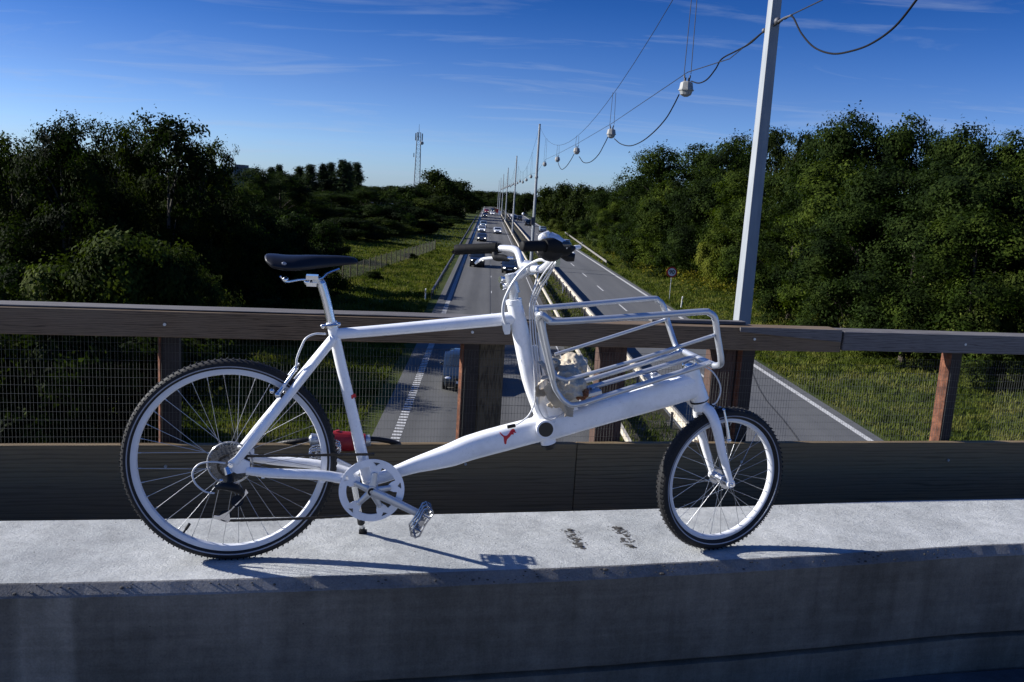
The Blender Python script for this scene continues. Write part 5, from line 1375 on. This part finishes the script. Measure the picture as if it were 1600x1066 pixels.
def tree_proto(kind, seed, H, W, nleaf, leaf, mat, z0=.18, twigs=20, sig=.10, cols=None, hollow=.0):
    """unit-built tree of height H, crown width W"""
    rng = np.random.default_rng(seed); root = empty(kind, (0, 0, 0)); rnd = random.Random(seed)
    R = W / 2; lob = []
    if cols == 'column':
        for i in range(26):
            t = rng.uniform(0, 1); z = H * (z0 + (.97 - z0) * t); rr = R * (.55 + .45 * math.sin(math.pi * min(1, t * 1.0 + .12))) * (1 - .75 * max(0, t - .6) / .4)
            an = rng.uniform(0, 6.283); lob.append((rr * .5 * math.cos(an), rr * .5 * math.sin(an), z, rr * .62, H * .07))
    else:
        NL = 19 if cols != 'bush' else 14
        for i in range(NL):
            t = (i + .5) / NL; zc = z0 + (1 - z0) * (.12 + .80 * t); prof_ = math.sqrt(max(.02, 1 - ((t - .42) / .66) ** 2)) if cols != 'bush' else math.sqrt(max(.05, 1 - t * t * .85))
            an = rng.uniform(0, 6.283); rr = R * prof_ * (rng.uniform(.45, .86) if cols != 'bush' else rng.uniform(.30, 1.05))
            s_ = R * (rng.uniform(.30, .54) if cols != 'bush' else rng.uniform(.20, .50)); lob.append((rr * math.cos(an), rr * math.sin(an), H * zc - s_ * .2, s_, s_ * rng.uniform(.6, .85)))
        lob.append((0, 0, H - R * .30, R * .36, R * .30))
    allp = []; outs = []; per = nleaf // len(lob)
    for (x, y, z, rx, rz) in lob:
        nt_ = twigs; d = rng.normal(size=(nt_, 3)); d[:, 2] = d[:, 2] * .9 + .25; d /= np.linalg.norm(d, axis=1, keepdims=True)
        rad = rng.uniform(.62, 1.12, (nt_, 1)); tc_ = np.array([x, y, z]) + d * rad * np.array([rx, rx, rz])
        k = rng.integers(0, nt_, per); sp_ = rng.normal(size=(per, 3)) * np.array([1, 1, .7]) * sig * R
        pp = tc_[k] + sp_; allp.append(pp); dd = pp - np.array([x, y, z]); outs.append(dd / (np.linalg.norm(dd, axis=1, keepdims=True) + 1e-6))
    P = np.concatenate(allp); O_ = np.concatenate(outs); ok = P[:, 2] > .05; P = P[ok]; O_ = O_[ok]
    fast_quads('crown', quads(P, leaf, rng, out=O_), mat, root)
    tb = MB(); hh = H * (.86 if cols else .80); lean = Vector((rng.normal() * .02 * H, rng.normal() * .02 * H, 0))
    r0 = max(.10, H * .018)
    if cols != 'bush':
        tb.tube([(0, 0, -.5), (0, 0, H * .12), lean * .5 + Vector((0, 0, H * .45)), lean + Vector((0, 0, hh))], [r0 * 1.25, r0, r0 * .62, r0 * .15], n=7, sub=3)
    big = sorted(lob, key=lambda l: -l[3])[:9 if cols != 'bush' else 6]
    for (x, y, z, rx, rz) in big:
        za = max(H * .10, z - (abs(x) + abs(y)) * .9) if cols != 'bush' else -.1; zb_ = z
        tb.tube([lean * (za / H) + Vector((0, 0, za)), Vector((x * .5, y * .5, (za + zb_) / 2 + .03 * H)), Vector((x, y, zb_))], [r0 * .42, r0 * .28, r0 * .08], n=5, sub=3)
    tb.build('trunk', MAT['bark'], root, True)
    return root, H, W
PR = {}
PR['oakA'] = tree_proto('broadleaf_tree', 1, 12, 10, 34000, .115, MAT['leaves_dark'], .06, 26, .085)
PR['oakB'] = tree_proto('broadleaf_tree', 2, 12, 9, 34000, .115, MAT['leaves_dark'], .06, 22, .075)
PR['oakC'] = tree_proto('broadleaf_tree', 7, 14, 10, 36000, .125, MAT['leaves_green'], .02, 26, .085)
PR['oakD'] = tree_proto('broadleaf_tree', 8, 14, 9, 36000, .125, MAT['leaves_green'], .02, 24, .080)
PR['oakE'] = tree_proto('broadleaf_tree', 9, 14, 9, 36000, .125, MAT['leaves_olive'], .02, 24, .080, cols=None)
PR['open'] = tree_proto('broadleaf_tree', 19, 12, 9, 13000, .125, MAT['leaves_dark'], .16, 13, .055)
PR['far'] = tree_proto('broadleaf_tree', 5, 12, 12, 9000, .34, MAT['leaves_green'], .02, 26, .10)
PR['farB'] = tree_proto('broadleaf_tree', 15, 12, 12, 9000, .34, MAT['leaves_dark'], .02, 26, .10)
PR['poplar'] = tree_proto('poplar_tree', 6, 16, 4.6, 9000, .22, MAT['leaves_poplar'], .05, 16, .16, 'column')
PR['bushA'] = tree_proto('bush', 31, 4, 6.0, 26000, .085, MAT['leaves_bush'], .0, 24, .075, 'bush')
PR['bushB'] = tree_proto('bush', 32, 4, 5.5, 20000, .095, MAT['leaves_green'], .0, 22, .085, 'bush')
PR['bushD'] = tree_proto('bush', 33, 4, 6.0, 20000, .10, MAT['leaves_dark'], .0, 22, .085, 'bush')
used = set()
trnd = random.Random(77)
def plant(kind, px, top, D, wpx, label, group, cat='tree', zbase=None):
    """a tree whose top shows at pixel (px, top) of the photo when it stands D metres down the road; wpx = crown width in pixels"""
    root, H, W = PR[kind]; p = at_y(px, top, D); x = float(p[0]); z = gz(x, D) - .1; h = float(p[2]) - z
    w = wpx / F * D
    if kind in used: r = copy_tree(root)
    else: used.add(kind); r = root
    r.location = (x, D, z); r.rotation_euler = (0, 0, trnd.uniform(0, 6.28)); r.scale = (w / W, w / W, h / H)
    tag(r, label, cat, group); return r
LW = 'trees of the left wood'; RWd = 'trees of the right wood'
# left wood, near (tall, almost black)
plant('oakA', 20, 212, 50, 190, 'dark tree cut by the left edge of the picture', LW)
plant('oakB', 98, 184, 47, 175, 'tall dark tree with a pointed top, second from the left edge', LW)
plant('oakA', 178, 190, 52, 160, 'broad dark tree between the pointed one and the loose-crowned one', LW)
plant('open', 262, 176, 48, 190, 'tallest dark tree with a loose crown letting the sky through', LW)
plant('open', 316, 214, 52, 120, 'smaller loose-crowned dark tree at the end of the tall left group', LW)
gl = 'dark tree hidden deep in the shade of the left wood'
for px, top, D, w in ((55, 235, 62, 200), (150, 235, 66, 190), (225, 240, 62, 170), (300, 262, 64, 150), (-60, 220, 55, 200), (345, 290, 60, 110), (120, 280, 60, 190), (240, 290, 58, 180), (-10, 290, 56, 190), (330, 315, 50, 140)):
    plant('oakB' if px % 2 else 'oakA', px, top, D, w, gl, LW + ', filler')
# lit bushes low left
plant('bushA', 190, 370, 38, 260, 'large sunlit olive bush just above the left part of the railing', 'bushes left of the motorway', 'bush')
plant('bushA', 285, 390, 40, 160, 'smaller sunlit bush right of the large olive bush', 'bushes left of the motorway', 'bush')
plant('bushB', 25, 420, 40, 150, 'green bush in the left bottom corner above the railing', 'bushes left of the motorway', 'bush')
gb = 'dark bush behind the wire mesh left of the bicycle'
for px, top, D, w in ((60, 480, 27, 260), (190, 500, 28, 240), (300, 490, 36, 220), (400, 480, 47, 150), (-60, 440, 28, 220), (360, 440, 52, 160), (120, 440, 44, 160), (250, 450, 46, 160)):
    plant('bushD', px, top, D, w, gb, 'dark bushes behind the mesh', 'bush')
# middle left: lighter greener trees and bushes
for px, top, D, w, k, lab in ((395, 262, 130, 95, 'oakC', 'rounded green tree top just right of the office building'), (440, 268, 150, 90, 'oakD', 'green tree left of the row of poplars'), (365, 285, 100, 100, 'oakE', 'bright green tree at the right edge of the tall dark group'),
                              (520, 300, 170, 110, 'oakE', 'yellowish green tree in front of the poplars'), (470, 300, 160, 110, 'oakC', 'green tree half in shade above the saddle'), (575, 293, 175, 90, 'oakC', 'low green tree right of the poplars')):
    plant(k, px, top, D, w, lab, LW)
gm = 'low green shrub tree on the slope between saddle and poplars'
for px, top, D, w in ((400, 325, 66, 130), (455, 340, 68, 130), (505, 352, 74, 100), (555, 342, 135, 110), (605, 322, 165, 90), (640, 325, 172, 80), (685, 335, 215, 60), (520, 372, 100, 80), (350, 350, 58, 150), (430, 375, 62, 120), (480, 392, 68, 90), (600, 342, 155, 90), (650, 345, 172, 70), (705, 338, 250, 50)):
    plant('bushB' if px % 3 else 'bushD', px, top, D, w, gm, 'shrubs on the left slope', 'shrub')
for i, (px, top, w) in enumerate(((425, 264, 22), (437, 260, 20), (468, 263, 26), (486, 260, 26), (505, 259, 24), (518, 257, 22), (535, 253, 26), (545, 257, 22), (557, 257, 24))):
    plant('poplar', px, top, 200 + (i % 3) * 6, w * 1.55, 'dark poplar in the row above the saddle' , 'row of poplars', 'poplar')
for px, top, D, w, k, lab in ((605, 300, 260, 60, 'far', 'low far tree in the dip of the left skyline'), (640, 291, 290, 60, 'far', 'far tree at the foot of the radio mast'), (686, 267, 300, 62, 'farB', 'domed dark tree standing highest right of the radio mast'),
                              (712, 283, 330, 62, 'farB', 'dark tree on the falling edge right of the domed tree'), (662, 285, 300, 50, 'farB', 'dark tree just left of the domed tree'), (728, 297, 380, 46, 'farB', 'last dark tree of the left skyline beside the road'), (738, 308, 470, 24, 'farB', 'small far tree at the road edge on the left'),
                              (700, 306, 270, 60, 'farB', 'dark tree below the skyline beside the far left guardrail'), (660, 310, 260, 70, 'farB', 'dark tree under the radio mast'), (620, 312, 235, 60, 'far', 'green tree behind the pale shed')):
    plant(k, px, top, D, w, lab, LW)
for px, top, D, w, lab in ((586, 424, 84, 34, 'small dark bush at the near end of the wire field fence'), (642, 396, 112, 26, 'small dark bush behind the wire field fence, farther off')):
    plant('bushD', px, top, D, w, lab, 'bushes along the field fence', 'bush')
# end of the road
ge = 'hazy low tree closing the far end of the motorway'
for px, top, D, w in ((750, 312, 560, 26), (768, 310, 640, 34), (785, 307, 680, 34), (802, 306, 640, 30), (775, 313, 600, 30), (757, 315, 640, 30)):
    plant('far', px, top, D, w, ge, 'trees at the end of the motorway')
for px, top, D, w, lab in ((803, 304, 430, 30, 'dark round tree left of the second mast, farthest'), (822, 302, 400, 34, 'dark round tree just left of the second mast')):
    plant('farB', px, top, D, w, lab, RWd)
gw = 'far low wood along the horizon'
for i in range(34):
    px = 330 + i * 26 + trnd.uniform(-8, 8); plant('farB' if i % 3 else 'far', px, 303 + .06 * (px - 765) - trnd.uniform(0, 5), 620 + trnd.uniform(-60, 60), 46, gw, 'far wood on the horizon')
# right wood
for px, top, D, w, k, lab in ((862, 294, 250, 44, 'farB', 'dark tree right of the second mast on the far skyline'), (888, 288, 235, 46, 'farB', 'rounded dark tree on the far right skyline'), (915, 290, 220, 44, 'farB', 'dark tree beside the rounded one on the right skyline'), (938, 293, 205, 36, 'farB', 'dark tree in the notch of the right skyline'),
                              (965, 288, 170, 70, 'oakC', 'green tree where the right wood starts to rise'), (1000, 275, 150, 75, 'oakD', 'green tree on the rising edge of the right wood'), (1042, 230, 118, 115, 'oakC', 'tall green tree at the left shoulder of the right wood'), (1095, 226, 108, 112, 'oakD', 'tall green tree second on the shoulder of the right wood'),
                              (1150, 213, 98, 125, 'oakC', 'tall green tree just left of the near mast'), (1212, 196, 88, 110, 'open', 'loose-crowned tree with sky gaps right of the near mast'), (1262, 200, 80, 90, 'open', 'second loose-crowned tree right of the near mast'),
                              (1345, 178, 66, 150, 'oakC', 'highest tree of the right wood'), (1425, 184, 64, 130, 'oakD', 'tall tree right of the highest one, flat topped'), (1515, 197, 60, 150, 'oakC', 'tall tree near the right edge of the picture'), (1600, 207, 58, 150, 'oakD', 'tree cut by the right edge of the picture'), (1300, 200, 74, 110, 'oakD', 'tree filling the gap before the highest one'), (1475, 205, 68, 110, 'oakD', 'darker tree in the dip of the right skyline')):
    plant(k, px, top, D, w * (1.0 if k == 'open' else 1.2), lab, RWd)
for px, top, D, w, k in ((1700, 222, 56, 180, 'oakC'), (1800, 215, 50, 190, 'oakD'), (1900, 230, 46, 200, 'oakC'), (2020, 235, 42, 210, 'oakD'), (1760, 300, 44, 190, 'oakD'), (1880, 320, 40, 190, 'oakC')):
    plant(k, px, top, D, w * 1.2, 'tree of the right wood beyond the right edge of the picture', RWd + ', outside')
gr_ = 'green tree in the lower front of the right wood'
for px, top, D, w in ((1230, 262, 84, 110), (1280, 270, 74, 110), (1340, 255, 62, 140), (1400, 260, 56, 150), (1470, 250, 54, 160), (1550, 260, 50, 170), (1620, 250, 50, 160), (1180, 270, 88, 100), (1120, 275, 98, 90), (1060, 282, 110, 80), (1010, 300, 128, 70), (1660, 220, 54, 170), (1345, 320, 54, 130), (1440, 330, 50, 150), (1540, 330, 46, 170), (1250, 330, 68, 110), (970, 312, 150, 50)):
    plant('oakE' if px in (1340, 1060, 1230, 1180, 970) else 'oakD' if px % 20 else 'oakC', px, top, D, w * 1.35, gr_, RWd + ', front row')
gs = 'bush at the foot of the right wood'
for px, top, D, w in ((985, 345, 142, 60), (1030, 350, 118, 80), (1085, 355, 104, 90), (1140, 360, 92, 90), (1270, 400, 66, 100), (1330, 420, 58, 110), (1400, 430, 52, 130), (1480, 440, 48, 140), (1560, 450, 45, 150), (950, 350, 165, 46), (915, 345, 200, 40), (1620, 440, 44, 150), (880, 338, 235, 40), (860, 330, 280, 36), (1560, 520, 43, 120), (1300, 455, 57, 70)):
    plant('bushB' if px % 4 else 'bushA', px, top, D, w, gs, 'bushes at the foot of the right wood', 'bush')

ORD = ['leftmost', 'second from the left', 'third from the left', 'fourth from the left', 'fifth from the left', 'sixth from the left', 'seventh from the left', 'eighth from the left', 'ninth from the left', 'tenth from the left',
       'eleventh from the left', 'twelfth from the left', 'thirteenth from the left', 'fourteenth from the left', 'fifteenth from the left', 'sixteenth from the left', 'seventeenth from the left', 'rightmost']
for grp, base in (('row of poplars', 'dark poplar in the row above the saddle'), (RWd + ', front row', gr_), ('bushes at the foot of the right wood', gs), ('shrubs on the left slope', gm)):
    L_ = sorted([o for o in COL.objects if o.get('group') == grp and o.parent is None], key=lambda o: o.location.x / o.location.y)
    for k, o in enumerate(L_): o['label'] = base + ', ' + (ORD[-1] if k == len(L_) - 1 else ORD[min(k, 16)])

# ------------------------------------------------------------------ grass, weeds, flowers (uncountable)
def tufts(name, regions, mat, label, seed, h=(.10, .28), w=.02, blades=3):
    rng = np.random.default_rng(seed); out_ = []
    for (x0, x1, y0, y1, n) in regions:
        # denser near the camera
        t = rng.uniform(0, 1, n); Y = y0 * (y1 / y0) ** t; X = rng.uniform(x0, x1, n)
        for k in range(blades):
            hh = rng.uniform(h[0], h[1], n) * (1 + .6 * (rng.uniform(0, 1, n) > .93)); an = rng.uniform(0, 6.283, n); ww = w * (1 + Y / 55) * rng.uniform(.6, 1.4, n)
            bx = X + rng.normal(0, .04, n); by = Y + rng.normal(0, .04, n); bz = np.array([gz(a_, b_) for a_, b_ in zip(bx, by)]) - .02
            tx = rng.normal(0, .35, n) * hh; ty = rng.normal(0, .35, n) * hh
            V = np.empty((n, 4, 3)); dx_, dy_ = np.cos(an) * ww, np.sin(an) * ww
            V[:, 0] = np.stack([bx - dx_, by - dy_, bz], 1); V[:, 1] = np.stack([bx + dx_, by + dy_, bz], 1)
            V[:, 2] = np.stack([bx + dx_ * .3 + tx, by + dy_ * .3 + ty, bz + hh], 1); V[:, 3] = np.stack([bx - dx_ * .3 + tx, by - dy_ * .3 + ty, bz + hh], 1)
            out_.append(V.reshape(-1, 3))
    return tag(fast_quads(name, np.concatenate(out_), mat), label, name.replace('_', ' '), kind='stuff')
tufts('grass', [(-14, -4.35, 26, 140, 24000), (16.6, 34, 28, 150, 34000), (16.6, 22, 150, 300, 3000), (-24, -4.5, 140, 280, 5000), (-26, -14, 70, 140, 9000)], MAT['grass_blades'], 'rough grass on the verges on both sides of the motorway', 4)
tufts('weeds', [(5.3, 7.7, 20, 150, 7000)], MAT['grass_blades'], 'thin weeds growing in the gravel of the median', 9, (.06, .3), .015, 2)
rg = np.random.default_rng(12); pts = []
for (cx_, cy_2, rx, ry, n) in ((21.5, 118, 2.2, 14, 500), (24.5, 92, 3.0, 9, 600), (27, 84, 3, 5, 300), (-14.0, 30.5, 2.0, 1.6, 260), (-11.5, 33, 1.6, 1.2, 90), (23, 104, 3, 8, 260)):
    q = rg.normal(size=(n, 2)) * np.array([rx, ry]) * .55
    for a_, b_ in q: 
        X_, Y_ = cx_ + a_, cy_2 + b_; 
        for k in range(3): pts.append((X_ + rg.normal(0, .12), Y_ + rg.normal(0, .12), gz(X_, Y_) + rg.uniform(.5, 1.35)))
tag(fast_quads('goldenrod', quads(np.array(pts), .13, rg), MAT['goldenrod'], None), 'yellow flowering weeds in loose drifts at the foot of the woods', 'wild flowers', kind='stuff')
# stones in the median gravel
